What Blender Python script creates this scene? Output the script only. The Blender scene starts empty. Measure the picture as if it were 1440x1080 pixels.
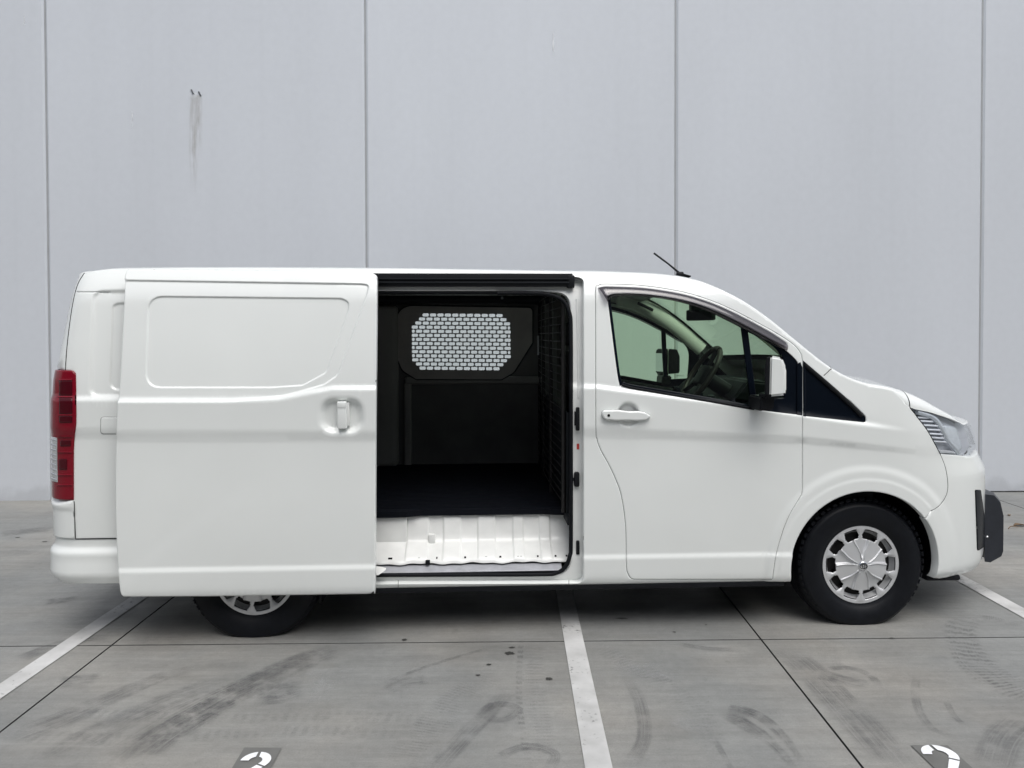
import bpy, bmesh, math, random
import numpy as np
from mathutils import Vector, Matrix
from mathutils.geometry import delaunay_2d_cdt

random.seed(7)
SC = bpy.context.scene
COL = SC.collection

# ---------------------------------------------------------------- camera
F_PX = 1080.0                      # focal length in photo pixels (1440 wide)
CAM_H = 1.573
PITCH = math.radians(1.07)
ROLL = 0.0025
PPX, PPY = 720.0, 492.2            # principal point in photo pixels
fwd = np.array([0.0, math.cos(PITCH), -math.sin(PITCH)])
rgt = np.array([1.0, 0.0, 0.0])
upv = np.cross(rgt, fwd)
rgt, upv = rgt * math.cos(ROLL) - upv * math.sin(ROLL), upv * math.cos(ROLL) + rgt * math.sin(ROLL)
cam = bpy.data.cameras.new('camera')
cam.sensor_width = 36.0
cam.lens = 36.0 * F_PX / 1440.0
cam.shift_x = 0.0
cam.shift_y = -(540.0 - PPY) / 1440.0
cam.clip_end = 2000.0
cam_ob = bpy.data.objects.new('camera', cam)
COL.objects.link(cam_ob)
cam_ob.matrix_world = Matrix(((rgt[0], upv[0], -fwd[0], 0), (rgt[1], upv[1], -fwd[1], 0),
                              (rgt[2], upv[2], -fwd[2], CAM_H), (0, 0, 0, 1)))
SC.camera = cam_ob

# ---------------------------------------------------------------- light
SUN_EL, SUN_AZ = math.radians(62), math.radians(155)      # azimuth clockwise from +Y (behind the camera, to the right)
world = bpy.data.worlds.new('World')
SC.world = world
world.use_nodes = True
wn, wl = world.node_tree.nodes, world.node_tree.links
wn.clear()
sky = wn.new('ShaderNodeTexSky')
sky.sky_type = 'NISHITA'
sky.sun_disc = False
sky.sun_elevation = SUN_EL
sky.sun_rotation = SUN_AZ
sky.air_density = 1.0
sky.dust_density = 3.0
hsv = wn.new('ShaderNodeHueSaturation')
hsv.inputs['Saturation'].default_value = 0.36
bg = wn.new('ShaderNodeBackground')
bg.inputs['Strength'].default_value = 0.115
wo = wn.new('ShaderNodeOutputWorld')
wl.new(sky.outputs[0], hsv.inputs['Color'])
wl.new(hsv.outputs[0], bg.inputs['Color'])
wl.new(bg.outputs[0], wo.inputs['Surface'])
sl = bpy.data.lights.new('sun', 'SUN')
sl.energy = 1.0
sl.angle = math.radians(50)
sl.color = (1.0, 0.985, 0.96)
sun = bpy.data.objects.new('sun', sl)
COL.objects.link(sun)
sd = Vector((math.sin(SUN_AZ) * math.cos(SUN_EL), math.cos(SUN_AZ) * math.cos(SUN_EL), math.sin(SUN_EL)))
sun.rotation_euler = (-sd).to_track_quat('-Z', 'Y').to_euler()
sun.location = sd * 30
SC.view_settings.view_transform = 'Standard'
SC.view_settings.look = 'None'
SC.view_settings.gamma = 1.0
SC.view_settings.exposure = 0.68
SC.render.engine = 'CYCLES'
SC.cycles.max_bounces = 12
SC.cycles.transparent_max_bounces = 24

# ---------------------------------------------------------------- materials
MATS = {}
def new_mat(name):
    m = bpy.data.materials.new(name)
    m.use_nodes = True
    MATS[name] = m
    nt = m.node_tree
    return m, nt, nt.nodes['Principled BSDF'], nt.nodes['Material Output']
def setp(p, **k):
    for a, v in k.items():
        key = {'base': 'Base Color', 'rough': 'Roughness', 'metal': 'Metallic', 'coat': 'Coat Weight', 'coat_rough': 'Coat Roughness',
               'spec': 'Specular IOR Level', 'alpha': 'Alpha', 'trans': 'Transmission Weight', 'ior': 'IOR'}[a]
        p.inputs[key].default_value = (*v, 1) if a == 'base' else v
def simple(name, base, rough=0.5, metal=0.0, coat=0.0, var=0.0, scale=20.0, bump=0.0, bscale=200.0, spec=0.5, coat_rough=0.03):
    m, nt, p, o = new_mat(name)
    setp(p, base=base, rough=rough, metal=metal, coat=coat, spec=spec, coat_rough=coat_rough)
    if var > 0 or bump > 0:
        tc = nt.nodes.new('ShaderNodeTexCoord')
    if var > 0:
        n = nt.nodes.new('ShaderNodeTexNoise'); n.inputs['Scale'].default_value = scale; n.inputs['Detail'].default_value = 6
        r = nt.nodes.new('ShaderNodeMapRange'); r.inputs['To Min'].default_value = 1 - var; r.inputs['To Max'].default_value = 1 + var
        r.inputs['From Min'].default_value = 0.3; r.inputs['From Max'].default_value = 0.7
        mx = nt.nodes.new('ShaderNodeVectorMath'); mx.operation = 'SCALE'; mx.inputs[0].default_value = base
        nt.links.new(tc.outputs['Object'], n.inputs['Vector']); nt.links.new(n.outputs['Fac'], r.inputs['Value'])
        nt.links.new(r.outputs[0], mx.inputs['Scale']); nt.links.new(mx.outputs[0], p.inputs['Base Color'])
        r2 = nt.nodes.new('ShaderNodeMapRange'); r2.inputs['To Min'].default_value = max(0.02, rough * 0.8); r2.inputs['To Max'].default_value = min(1, rough * 1.2)
        nt.links.new(n.outputs['Fac'], r2.inputs['Value']); nt.links.new(r2.outputs[0], p.inputs['Roughness'])
    if bump > 0:
        n = nt.nodes.new('ShaderNodeTexNoise'); n.inputs['Scale'].default_value = bscale; n.inputs['Detail'].default_value = 3
        b = nt.nodes.new('ShaderNodeBump'); b.inputs['Strength'].default_value = bump; b.inputs['Distance'].default_value = 0.002
        nt.links.new(tc.outputs['Object'], n.inputs['Vector']); nt.links.new(n.outputs['Fac'], b.inputs['Height'])
        nt.links.new(b.outputs[0], p.inputs['Normal'])
    return m
def glass(name, tint, refl=1.0):
    m, nt, p, o = new_mat(name)
    nt.nodes.remove(p)
    t = nt.nodes.new('ShaderNodeBsdfTransparent'); t.inputs['Color'].default_value = (*tint, 1)
    g = nt.nodes.new('ShaderNodeBsdfGlossy'); g.inputs['Roughness'].default_value = 0.01; g.inputs['Color'].default_value = (1, 1, 1, 1)
    f = nt.nodes.new('ShaderNodeLayerWeight'); f.inputs['Blend'].default_value = 0.5
    f5 = nt.nodes.new('ShaderNodeMath'); f5.operation = 'POWER'; f5.inputs[1].default_value = 5.0
    nt.links.new(f.outputs['Facing'], f5.inputs[0])
    q = nt.nodes.new('ShaderNodeMath'); q.operation = 'MULTIPLY_ADD'; q.inputs[1].default_value = 0.9 * refl; q.inputs[2].default_value = 0.045 * refl
    x = nt.nodes.new('ShaderNodeMixShader')
    nt.links.new(f5.outputs[0], q.inputs[0]); nt.links.new(q.outputs[0], x.inputs[0])
    nt.links.new(t.outputs[0], x.inputs[1]); nt.links.new(g.outputs[0], x.inputs[2]); nt.links.new(x.outputs[0], o.inputs['Surface'])
    return m

PAINT = simple('white_paint', (0.80, 0.825, 0.805), 0.4, coat=1.0, var=0.012, scale=3.0)
INNER = simple('white_inner_paint', (0.78, 0.79, 0.77), 0.4, coat=0.3, var=0.06, scale=9.0)
GREYJAMB = simple('jamb_paint', (0.72, 0.735, 0.72), 0.4, coat=0.2, var=0.04, scale=14.0)
BLACK = simple('black_plastic', (0.006, 0.007, 0.009), 0.5, var=0.15, scale=40, bump=0.15, bscale=900, spec=0.22)
GLOSSBLACK = simple('gloss_black', (0.003, 0.005, 0.009), 0.25, spec=0.12)
RUBBER = simple('rubber_seal', (0.004, 0.005, 0.007), 0.6, spec=0.18)
GAPDARK = simple('gap_dark', (0.004, 0.004, 0.005), 0.9, spec=0.05)
TYRE = simple('tyre_rubber', (0.0045, 0.0055, 0.008), 0.5, var=0.2, scale=30, bump=0.1, bscale=400, spec=0.22)
SILVER = simple('wheel_silver', (0.64, 0.65, 0.66), 0.33, metal=0.45)
STEELDARK = simple('dark_steel', (0.022, 0.021, 0.021), 0.55, metal=0.3, var=0.2, scale=30)
CHROME = simple('chrome', (0.75, 0.76, 0.78), 0.12, metal=1.0)
ALU = simple('sill_metal', (0.42, 0.43, 0.46), 0.4, metal=0.15, var=0.12, scale=18)
TRIM = simple('dark_trim', (0.009, 0.011, 0.014), 0.6, var=0.15, scale=12, bump=0.2, bscale=600, spec=0.25)
TRIMGREY = simple('charcoal_trim', (0.085, 0.083, 0.078), 0.55, var=0.12, scale=12, bump=0.2, bscale=600)
MAT = simple('mat_black', (0.003, 0.004, 0.007), 0.7, var=0.2, scale=15, spec=0.12)
PILLAR = simple('grey_trim', (0.78, 0.79, 0.76), 0.6, bump=0.1, bscale=500)
HEADLINER = simple('headliner', (0.40, 0.41, 0.41), 0.9, bump=0.2, bscale=700)
SEATF = simple('seat_fabric', (0.035, 0.035, 0.037), 0.9, var=0.2, scale=60, bump=0.3, bscale=1200)
LEATHER = simple('leather', (0.03, 0.026, 0.024), 0.45, bump=0.2, bscale=500)
REDLENS = simple('red_lens', (0.19, 0.002, 0.012), 0.15, spec=0.4)
REDDARK = simple('dark_red_lens', (0.06, 0.0015, 0.006), 0.2, spec=0.3)
CLEARLENS = simple('clear_lamp', (0.55, 0.57, 0.58), 0.15, metal=0.5, coat=0.8)
REFLECTOR = simple('lamp_reflector', (0.62, 0.66, 0.70), 0.25, metal=0.35, var=0.1, scale=30)
PORC = simple('lamp_housing', (0.46, 0.48, 0.52), 0.3, metal=0.1)
GUARD = simple('guard_black', (0.018, 0.021, 0.028), 0.42, var=0.15, scale=25)
REDTAG = simple('red_sticker', (0.45, 0.04, 0.03), 0.5)
GLASS_W = glass('tinted_glass', (0.74, 0.87, 0.72), 0.9)
GLASS_C = glass('light_glass', (0.93, 0.97, 0.93), 0.8)
GLASS_L = glass('lamp_cover', (0.96, 0.97, 0.98), 1.0)
SMOKE = glass('smoke_acrylic', (0.46, 0.44, 0.46), 1.6)

# ---------------------------------------------------------------- helpers
def link(name, verts, faces, mat, parent=None, smooth=True, sharp=None):
    me = bpy.data.meshes.new(name)
    me.from_pydata([tuple(map(float, v)) for v in verts], [], faces)
    me.validate()
    ob = bpy.data.objects.new(name, me)
    COL.objects.link(ob)
    if mat: me.materials.append(mat)
    if smooth:
        me.shade_smooth()
        if sharp is not None: me.set_sharp_from_angle(angle=math.radians(sharp))
    if parent: ob.parent = parent
    return ob
def from_bm(name, bm, mat, parent=None, smooth=False, sharp=35):
    bmesh.ops.recalc_face_normals(bm, faces=bm.faces)
    me = bpy.data.meshes.new(name)
    bm.to_mesh(me); bm.free()
    ob = bpy.data.objects.new(name, me)
    COL.objects.link(ob)
    if mat: me.materials.append(mat)
    if smooth:
        me.shade_smooth(); me.set_sharp_from_angle(angle=math.radians(sharp))
    if parent: ob.parent = parent
    return ob
def bm_box(bm, lo, hi, bev=0.0, seg=2, M=None):
    r = bmesh.ops.create_cube(bm, size=1.0)
    vs = r['verts']
    lo, hi = Vector(lo), Vector(hi)
    for v in vs:
        v.co = Vector(((lo[i] + hi[i]) / 2 + v.co[i] * (hi[i] - lo[i])) for i in range(3))
    if bev > 0:
        es = list({e for v in vs for e in v.link_edges})
        g = bmesh.ops.bevel(bm, geom=es, offset=bev, segments=seg, affect='EDGES', profile=0.5)
        vs = list({v for f in g['faces'] for v in f.verts} | {v for v in vs if v.is_valid})
    if M is not None:
        bmesh.ops.transform(bm, matrix=M, verts=vs)
    return vs
def box(name, lo, hi, mat, parent=None, bev=0.004, M=None, seg=2):
    bm = bmesh.new(); bm_box(bm, lo, hi, bev, seg, M)
    return from_bm(name, bm, mat, parent, smooth=True)
def tube(name, pts, r, mat, parent=None, n=10, closed=False, flat=1.0):
    pts = [Vector(p) for p in pts]
    V, Fc = [], []
    N = len(pts)
    prev = None
    for i, p in enumerate(pts):
        a = pts[(i - 1) % N] if (closed or i > 0) else p
        b = pts[(i + 1) % N] if (closed or i < N - 1) else p
        t = (b - a).normalized()
        ref = Vector((0, 1, 0)) if abs(t.y) < 0.9 else Vector((0, 0, 1))
        u = t.cross(ref).normalized(); w = u.cross(t).normalized()
        rr = r[i] if isinstance(r, (list, tuple)) else r
        for k in range(n):
            an = 2 * math.pi * k / n
            V.append(p + u * math.cos(an) * rr + w * math.sin(an) * rr * flat)
    for i in range(N if closed else N - 1):
        for k in range(n):
            j = (i + 1) % N
            Fc.append((i * n + k, i * n + (k + 1) % n, j * n + (k + 1) % n, j * n + k))
    if not closed:
        Fc.append(tuple(range(n - 1, -1, -1))); Fc.append(tuple((N - 1) * n + k for k in range(n)))
    ob = link(name, V, Fc, mat, parent)
    ob.data.set_sharp_from_angle(angle=math.radians(50))
    return ob
def lathe_y(prof, n, clampz=None):
    """profile of (radius, y) turned about the local Y axis"""
    V, Fc = [], []
    for i in range(n):
        a = 2 * math.pi * i / n
        for (r, y) in prof:
            V.append((r * math.cos(a), y, r * math.sin(a)))
    m = len(prof)
    for i in range(n):
        for k in range(m - 1):
            j = (i + 1) % n
            Fc.append((i * m + k, j * m + k, j * m + k + 1, i * m + k + 1))
    return V, Fc
def smoothstep(a, b, x):
    t = np.clip((x - a) / (b - a), 0, 1)
    return t * t * (3 - 2 * t)
def empty(name, loc=(0, 0, 0), rz=0.0):
    o = bpy.data.objects.new(name, None); COL.objects.link(o)
    o.location = loc; o.rotation_euler = (0, 0, rz); o.empty_display_size = 0.2
    return o
def tag(o, label=None, cat=None, group=None, kind=None):
    if label: o['label'] = label
    if cat: o['category'] = cat
    if group: o['group'] = group
    if kind: o['kind'] = kind
    return o

# photo pixels -> directions
def rays(px):
    px = np.atleast_2d(np.asarray(px, float))
    u = (px[:, 0] - PPX) / F_PX; v = (px[:, 1] - PPY) / F_PX
    return fwd[None] + u[:, None] * rgt[None] - v[:, None] * upv[None]
def ground(px, z=0.0):
    d = rays(px); t = (z - CAM_H) / d[:, 2]
    return np.column_stack([d[:, 0] * t, d[:, 1] * t])

# van frame: x forward along the van, y across (0 = widest point of the near side, W = far side), z up
VAN_PHI = math.radians(2.7)
VAN_O = np.array([0.0, 4.0, 0.0])
W, HC = 1.95, 0.975
cph, sph = math.cos(VAN_PHI), math.sin(VAN_PHI)
def to_local(v):
    v = np.asarray(v, float)
    return np.stack([v[..., 0] * cph + v[..., 1] * sph, -v[..., 0] * sph + v[..., 1] * cph, v[..., 2]], -1)
CAM_L = to_local(np.array([0, 0, CAM_H]) - VAN_O)
def PL(px, y):
    """pixel -> van-local points on the plane y = const"""
    d = to_local(rays(px)); t = (y - CAM_L[1]) / d[:, 1]
    return CAM_L[None] + d * t[:, None]
def P1(x, y, depth):
    return PL([(x, y)], depth)[0]

# ---------------------------------------------------------------- body shell chart (s, z)
X0, NF, A0 = 1.95, 2.6, 0.972
X1, NR, B0 = -2.15, 4.0, 0.315
def a_of(z): return np.interp(z, [0.18, 0.24, 0.32, 0.77, 0.80, 0.885, 0.995, 1.06, 1.12], [0.925, 0.958, 0.972, 0.972, 0.967, 0.915, 0.885, 0.850, 0.80])
def b_of(z): return np.interp(z, [0.30, 0.36, 0.50, 0.51, 1.0, 1.35, 1.90], [0.29, 0.315, 0.318, 0.315, 0.318, 0.305, 0.205])
def arc_table(a, c, n):
    t = np.linspace(0, math.pi / 2, 4001)
    xi, et = np.sin(t) ** (2 / n), np.cos(t) ** (2 / n)
    L = np.concatenate([[0], np.cumsum(np.hypot(np.diff(a * xi), np.diff(c * et)))])
    return L, xi, et
LF, XIF, ETF = arc_table(A0, HC, NF)
LR, XIR, ETR = arc_table(B0, HC, NR)
S_MAX, S_MIN = X0 + LF[-1], X1 - LR[-1]
def _curve(pts):
    q = PL(pts, 0.02)
    return q[:, 0], q[:, 2]
ZS_X, ZS_Z = _curve([(70, 563), (330, 563), (400, 560), (440, 552), (475, 546), (838, 546), (860, 549), (1000, 567), (1130, 586), (1225, 600), (1320, 612)])
ZBH_X, ZBH_Z = _curve([(70, 600), (528, 600), (838, 598), (1128, 613), (1310, 634)])
ZBL_X, ZBL_Z = _curve([(70, 618), (528, 618), (838, 617), (1128, 624), (1310, 640)])
FW = P1(1213, 798, 0.05); RW = P1(357, 815, 0.05)
FWX, RWX, WZ = FW[0], RW[0], 0.322
ZK = 0.402
def yin(s, z):
    """how far the near side skin lies inside the widest point, before wrapping round the ends"""
    s = np.asarray(s, float); z = np.asarray(z, float)
    zs = np.interp(s, ZS_X, ZS_Z); zh = np.interp(s, ZBH_X, ZBH_Z); zl = np.interp(s, ZBL_X, ZBL_Z)
    fade = 1 - smoothstep(1.75, 2.2, s)
    y = 0.016 * np.clip((0.78 - z) / 0.5, 0, 1.2) ** 2
    y = y + (0.012 * smoothstep(zl - 0.003, zh + 0.002, z) * -1 + 0.012) * (0.35 + 0.65 * fade)
    y = y + fade * 0.016 * smoothstep(zs - 0.004, zs + 0.026, z)
    u = np.clip((z - zs) / 0.66, 0, 1.3)
    y = y + 0.095 * u ** 1.35 + 0.04 * np.clip((z - 1.74) / 0.17, 0, 1.3) ** 2
    y = y - 0.010 * smoothstep(ZK + 0.014, ZK - 0.012, z) * (1 - smoothstep(2.0, 2.3, s)) + 0.02 * np.clip((0.285 - z) / 0.04, 0, 1) ** 2
    # flare round the front wheel
    r = np.hypot(s - FWX, z - WZ)
    y = y - 0.009 * smoothstep(0.56, 0.515, r) - 0.0035 * smoothstep(0.485, 0.470, r)
    return y
def shell(s, z, d=0.0):
    s = np.asarray(s, float); z = np.asarray(z, float)
    s, z = np.broadcast_arrays(s, z)
    shp = s.shape
    s = s.reshape(-1); z = z.reshape(-1)
    yi = yin(s, z)
    x = s.copy(); y = yi.copy()
    nx = np.zeros_like(s); ny = np.ones_like(s)
    m = s > X0
    if m.any():
        L = s[m] - X0; xi = np.interp(L, LF, XIF); et = np.interp(L, LF, ETF); a = a_of(z[m])
        x[m] = X0 + a * xi; y[m] = HC - (HC - yi[m]) * et
        gx = xi ** (NF - 1) / a; gy = et ** (NF - 1) / HC; g = np.hypot(gx, gy) + 1e-9
        nx[m] = -gx / g; ny[m] = gy / g
    m = s < X1
    if m.any():
        L = X1 - s[m]; xi = np.interp(L, LR, XIR); et = np.interp(L, LR, ETR); b = b_of(z[m])
        x[m] = X1 - b * xi; y[m] = HC - (HC - yi[m]) * et
        gx = xi ** (NR - 1) / b; gy = et ** (NR - 1) / HC; g = np.hypot(gx, gy) + 1e-9
        nx[m] = gx / g; ny[m] = gy / g
    d = np.broadcast_to(np.asarray(d, float), shp).reshape(-1)
    return np.stack([x + nx * d, y + ny * d, z], -1).reshape(shp + (3,)), np.stack([nx, ny], -1).reshape(shp + (2,))
def surf_y(x, z):
    yi = yin(x, z)
    y = yi.copy()
    m = x > X0
    xi = np.clip((x[m] - X0) / a_of(z[m]), 0, 1)
    y[m] = HC - (HC - yi[m]) * (1 - xi ** NF) ** (1 / NF)
    m = x < X1
    xi = np.clip((X1 - x[m]) / b_of(z[m]), 0, 1)
    y[m] = HC - (HC - yi[m]) * (1 - xi ** NR) ** (1 / NR)
    return y
def unchart(x, z):
    s = x.copy()
    m = x > X0
    s[m] = X0 + np.interp(np.clip((x[m] - X0) / a_of(z[m]), 0, 1), XIF, LF)
    m = x < X1
    s[m] = X1 - np.interp(np.clip((X1 - x[m]) / b_of(z[m]), 0, 1), XIR, LR)
    return s
def S(px, off=0.0):
    """pixels -> (s, z) on the near skin (shifted outwards by -off)"""
    d = to_local(rays(px))
    t0 = (-0.16 + off - CAM_L[1]) / d[:, 1]; t1 = (0.6 - CAM_L[1]) / d[:, 1]
    T = np.linspace(0, 1, 500)
    tt = t0[:, None] + (t1 - t0)[:, None] * T[None]
    X = CAM_L[0] + d[:, 0, None] * tt; Y = CAM_L[1] + d[:, 1, None] * tt; Z = CAM_L[2] + d[:, 2, None] * tt
    g = Y - (surf_y(X.ravel(), Z.ravel()).reshape(X.shape) + off)
    hit = g >= 0
    k = np.where(hit.any(1), hit.argmax(1), g.argmax(1))
    k = np.clip(k, 1, 499)
    r = np.arange(len(k))
    g0, g1 = g[r, k - 1], g[r, k]
    w = np.where(g1 > g0 + 1e-12, np.clip(-g0 / (g1 - g0 + 1e-15), 0, 1), 1.0)
    w = np.where(hit.any(1), w, 1.0)
    x = X[r, k - 1] * (1 - w) + X[r, k] * w; z = Z[r, k - 1] * (1 - w) + Z[r, k] * w
    return np.column_stack([unchart(x, z), z])

# ---------------------------------------------------------------- 2D outlines
def rounded(pts, step=3.0, closed=True):
    """polygon of (x, y[, r]) with corner radius r, densified"""
    P = [(p[0], p[1], p[2] if len(p) > 2 else 0.0) for p in pts]
    out = []
    n = len(P)
    for i in range(n):
        p = np.array(P[i][:2], float); r = P[i][2]
        if r <= 0 or (not closed and i in (0, n - 1)):
            out.append(p); continue
        a = np.array(P[i - 1][:2], float); b = np.array(P[(i + 1) % n][:2], float)
        ua, ub = a - p, b - p
        la, lb = np.linalg.norm(ua), np.linalg.norm(ub)
        ua, ub = ua / la, ub / lb
        ang = math.acos(max(-1, min(1, float(ua @ ub))))
        t = min(r / math.tan(ang / 2), la * 0.49, lb * 0.49)
        q0, q1 = p + ua * t, p + ub * t
        k = max(3, int(r * 1.6 / step) + 3)
        for j in range(k + 1):
            w = j / k
            out.append((1 - w) ** 2 * q0 + 2 * w * (1 - w) * p + w * w * q1)
    return dens(out, step, closed)
def dens(pts, step, closed=True):
    pts = [np.asarray(p[:2], float) for p in pts]
    out = []
    n = len(pts)
    for i in range(n if closed else n - 1):
        a, b = pts[i], pts[(i + 1) % n]
        L = np.linalg.norm(b - a)
        if L < 1e-9: continue
        k = max(1, int(math.ceil(L / step)))
        for j in range(k): out.append(a + (b - a) * j / k)
    if not closed: out.append(pts[-1])
    return np.array(out)
def spline(pts, step=3.0):
    pts = [np.asarray(p, float) for p in pts]
    out = []
    for i in range(len(pts) - 1):
        p0 = pts[i - 1] if i else 2 * pts[0] - pts[1]
        p1, p2 = pts[i], pts[i + 1]
        p3 = pts[i + 2] if i + 2 < len(pts) else 2 * pts[-1] - pts[-2]
        k = max(1, int(np.linalg.norm(p2 - p1) / step))
        for j in range(k):
            t = j / k
            out.append(0.5 * (2 * p1 + (p2 - p0) * t + (2 * p0 - 5 * p1 + 4 * p2 - p3) * t * t + (3 * p1 - p0 - 3 * p2 + p3) * t ** 3))
    out.append(pts[-1])
    return [tuple(o) for o in out]
def area(p):
    return 0.5 * float(np.sum(p[:, 0] * np.roll(p[:, 1], -1) - np.roll(p[:, 0], -1) * p[:, 1]))
def ccw(p): return p if area(p) > 0 else p[::-1].copy()
def inside(pts, poly):
    x, y = pts[:, 0], pts[:, 1]
    r = np.zeros(len(pts), bool)
    a = poly; b = np.roll(poly, -1, 0)
    for (x0, y0), (x1, y1) in zip(a, b):
        if y0 == y1: continue
        c = ((y0 > y) != (y1 > y)) & (x < (x1 - x0) * (y - y0) / (y1 - y0) + x0)
        r ^= c
    return r
def dist(pts, poly, closed=True):
    a = poly if closed else poly[:-1]; b = np.roll(poly, -1, 0) if closed else poly[1:]
    D = np.full(len(pts), 1e9)
    for p, q in zip(a, b):
        e = q - p; L = float(e @ e) + 1e-15
        t = np.clip(((pts - p) @ e) / L, 0, 1)
        D = np.minimum(D, np.hypot(*(pts - (p + t[:, None] * e)).T))
    return D
def normals2(loop):
    t = np.roll(loop, -1, 0) - np.roll(loop, 1, 0)
    t /= np.linalg.norm(t, axis=1)[:, None] + 1e-12
    return np.column_stack([t[:, 1], -t[:, 0]])
def offset(loop, d):
    """grow (d > 0) a CCW loop"""
    loop = ccw(loop)
    return loop + normals2(loop) * d
def thin(pts, h):
    if len(pts) == 0: return pts
    k = np.unique(np.round(pts / h).astype(np.int64), axis=0, return_index=True)[1]
    return pts[np.sort(k)]

class Recess:
    """a pressed-in (depth > 0) field with a sloped wall of width w"""
    def __init__(self, loop, depth, w):
        self.loop, self.depth, self.w = ccw(loop), depth, w
    def __call__(self, s, z):
        p = np.column_stack([np.ravel(s), np.ravel(z)])
        lo, hi = self.loop.min(0) - 0.1, self.loop.max(0) + 0.1
        m = np.all((p > lo) & (p < hi), 1)
        out = np.zeros(len(p))
        if m.any():
            d = dist(p[m], self.loop) * np.where(inside(p[m], self.loop), 1, -1)
            out[m] = self.depth * smoothstep(-self.w / 2, self.w / 2, d)
        return out.reshape(np.shape(s))
    def points(self):
        L = dens(self.loop, 0.008)
        return np.vstack([offset(L, k * self.w) for k in (-1.7, -0.95, -0.5, -0.2, 0.2, 0.5, 0.95, 1.7)])

def mesh_sheet(outer, holes, spacing, extra=None):
    """triangulated sheet in (s, z): returns points, triangles"""
    outer = ccw(outer); holes = [ccw(h)[::-1].copy() for h in holes]
    loops = [outer] + holes
    lo, hi = outer.min(0), outer.max(0)
    gx = np.arange(lo[0] + spacing / 2, hi[0], spacing); gz = np.arange(lo[1] + spacing / 2, hi[1], spacing)
    G = np.array([(x + (0.5 * spacing if i % 2 else 0), z) for i, z in enumerate(gz) for x in gx]) if len(gx) and len(gz) else np.zeros((0, 2))
    rim = np.vstack([l - normals2(l) * 0.006 for l in loops])
    if extra is not None and len(extra):
        E = thin(np.vstack(extra), 0.0016)
        if len(G): # drop grid points close to the feature points
            key = set(map(tuple, np.round(E / (spacing * 0.5)).astype(int)))
            G = np.array([g for g in G if tuple(np.round(g / (spacing * 0.5)).astype(int)) not in key]).reshape(-1, 2)
    else:
        E = np.zeros((0, 2))
    inn = np.vstack([G, E])
    ok = inside(inn, outer)
    for h in holes: ok &= ~inside(inn, h)
    inn = inn[ok]
    D = np.full(len(inn), 1e9)
    for l in loops: D = np.minimum(D, dist(inn, l))
    inn = inn[D > 0.011]
    ok = inside(rim, outer)
    for h in holes: ok &= ~inside(rim, h)
    rim = rim[ok]
    D = np.full(len(rim), 1e9)
    for l in loops: D = np.minimum(D, dist(rim, l))
    rim = thin(rim[D > 0.0045], 0.004)
    V = [Vector(p) for l in loops for p in l] + [Vector(p) for p in rim] + [Vector(p) for p in inn]
    E2 = []; k = 0
    for l in loops:
        n = len(l); E2 += [(k + i, k + (i + 1) % n) for i in range(n)]; k += n
    v, e, f, _, _, _ = delaunay_2d_cdt(V, E2, [], 0, 1e-6)
    v = np.array([tuple(p) for p in v]); f = np.array(f)
    c = v[f].mean(1)
    ok = inside(c, outer)
    for h in holes: ok &= ~inside(c, h)
    f = f[ok]
    A = v[f]; ar = (A[:, 1, 0] - A[:, 0, 0]) * (A[:, 2, 1] - A[:, 0, 1]) - (A[:, 2, 0] - A[:, 0, 0]) * (A[:, 1, 1] - A[:, 0, 1])
    f[ar < 0] = f[ar < 0][:, ::-1]
    f = f[np.abs(ar) > 1e-10]
    return v, f, loops

def skin(name, outer, holes, mat, parent, d=0.0, disp=(), lip=0.02, lips=None, spacing=0.03, extra=None, side='near', round_=0.002, only_mesh=False):
    """a panel of the body skin. side: near, far, both (both = wraps over the centre line or one panel per side)"""
    ex = list(extra or []) + [r.points() for r in disp]
    v, f, loops = mesh_sheet(outer, holes, spacing, ex)
    def dd(s, z):
        o = np.full(np.shape(s), float(d))
        for r in disp: o = o + r(s, z)
        return o
    P, _ = shell(v[:, 0], v[:, 1], dd(v[:, 0], v[:, 1]))
    verts = [tuple(p) for p in P]; faces = [tuple(map(int, t)) for t in f]
    idx = {tuple(np.round(p, 5)): i for i, p in enumerate(v)}
    for li, l in enumerate(loops):
        dep = lip if lips is None else lips[li]
        if not dep: continue
        n = len(l); nn = normals2(l)
        base = dd(l[:, 0], l[:, 1])
        r1, _ = shell(l[:, 0] + nn[:, 0] * round_ * 0.6, l[:, 1] + nn[:, 1] * round_ * 0.6, base + round_)
        r2, _ = shell(l[:, 0] + nn[:, 0] * round_ * 0.7, l[:, 1] + nn[:, 1] * round_ * 0.7, base + dep)
        k = len(verts); verts += [tuple(p) for p in r1] + [tuple(p) for p in r2]
        a = [idx.get(tuple(np.round(p, 5))) for p in l]
        for i in range(n):
            j = (i + 1) % n
            if a[i] is not None and a[j] is not None: faces.append((a[i], k + i, k + j, a[j]))
            faces.append((k + i, k + n + i, k + n + j, k + j))
    nv = len(verts)
    if side in ('far', 'both'):
        mv = [(x, W - y, z) for x, y, z in verts]; mf = [tuple(reversed(t)) for t in faces]
        if side == 'far': verts, faces = mv, mf
        else: verts = verts + mv; faces = faces + [tuple(i + nv for i in t) for t in mf]
    ob = link(name, verts, faces, mat, parent)
    if side == 'both':
        bm = bmesh.new(); bm.from_mesh(ob.data)
        mid = [q for q in bm.verts if abs(q.co.y - HC) < 0.004]
        for q in mid: q.co.y = HC
        bmesh.ops.remove_doubles(bm, verts=mid, dist=0.0015); bm.to_mesh(ob.data); bm.free()
        ob.data.shade_smooth()
    ob.data.set_sharp_from_angle(angle=math.radians(62))
    return ob
def PX(pts, off=0.0, step=3.0, closed=True):
    return S(rounded(pts, step, closed), off)

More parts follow.
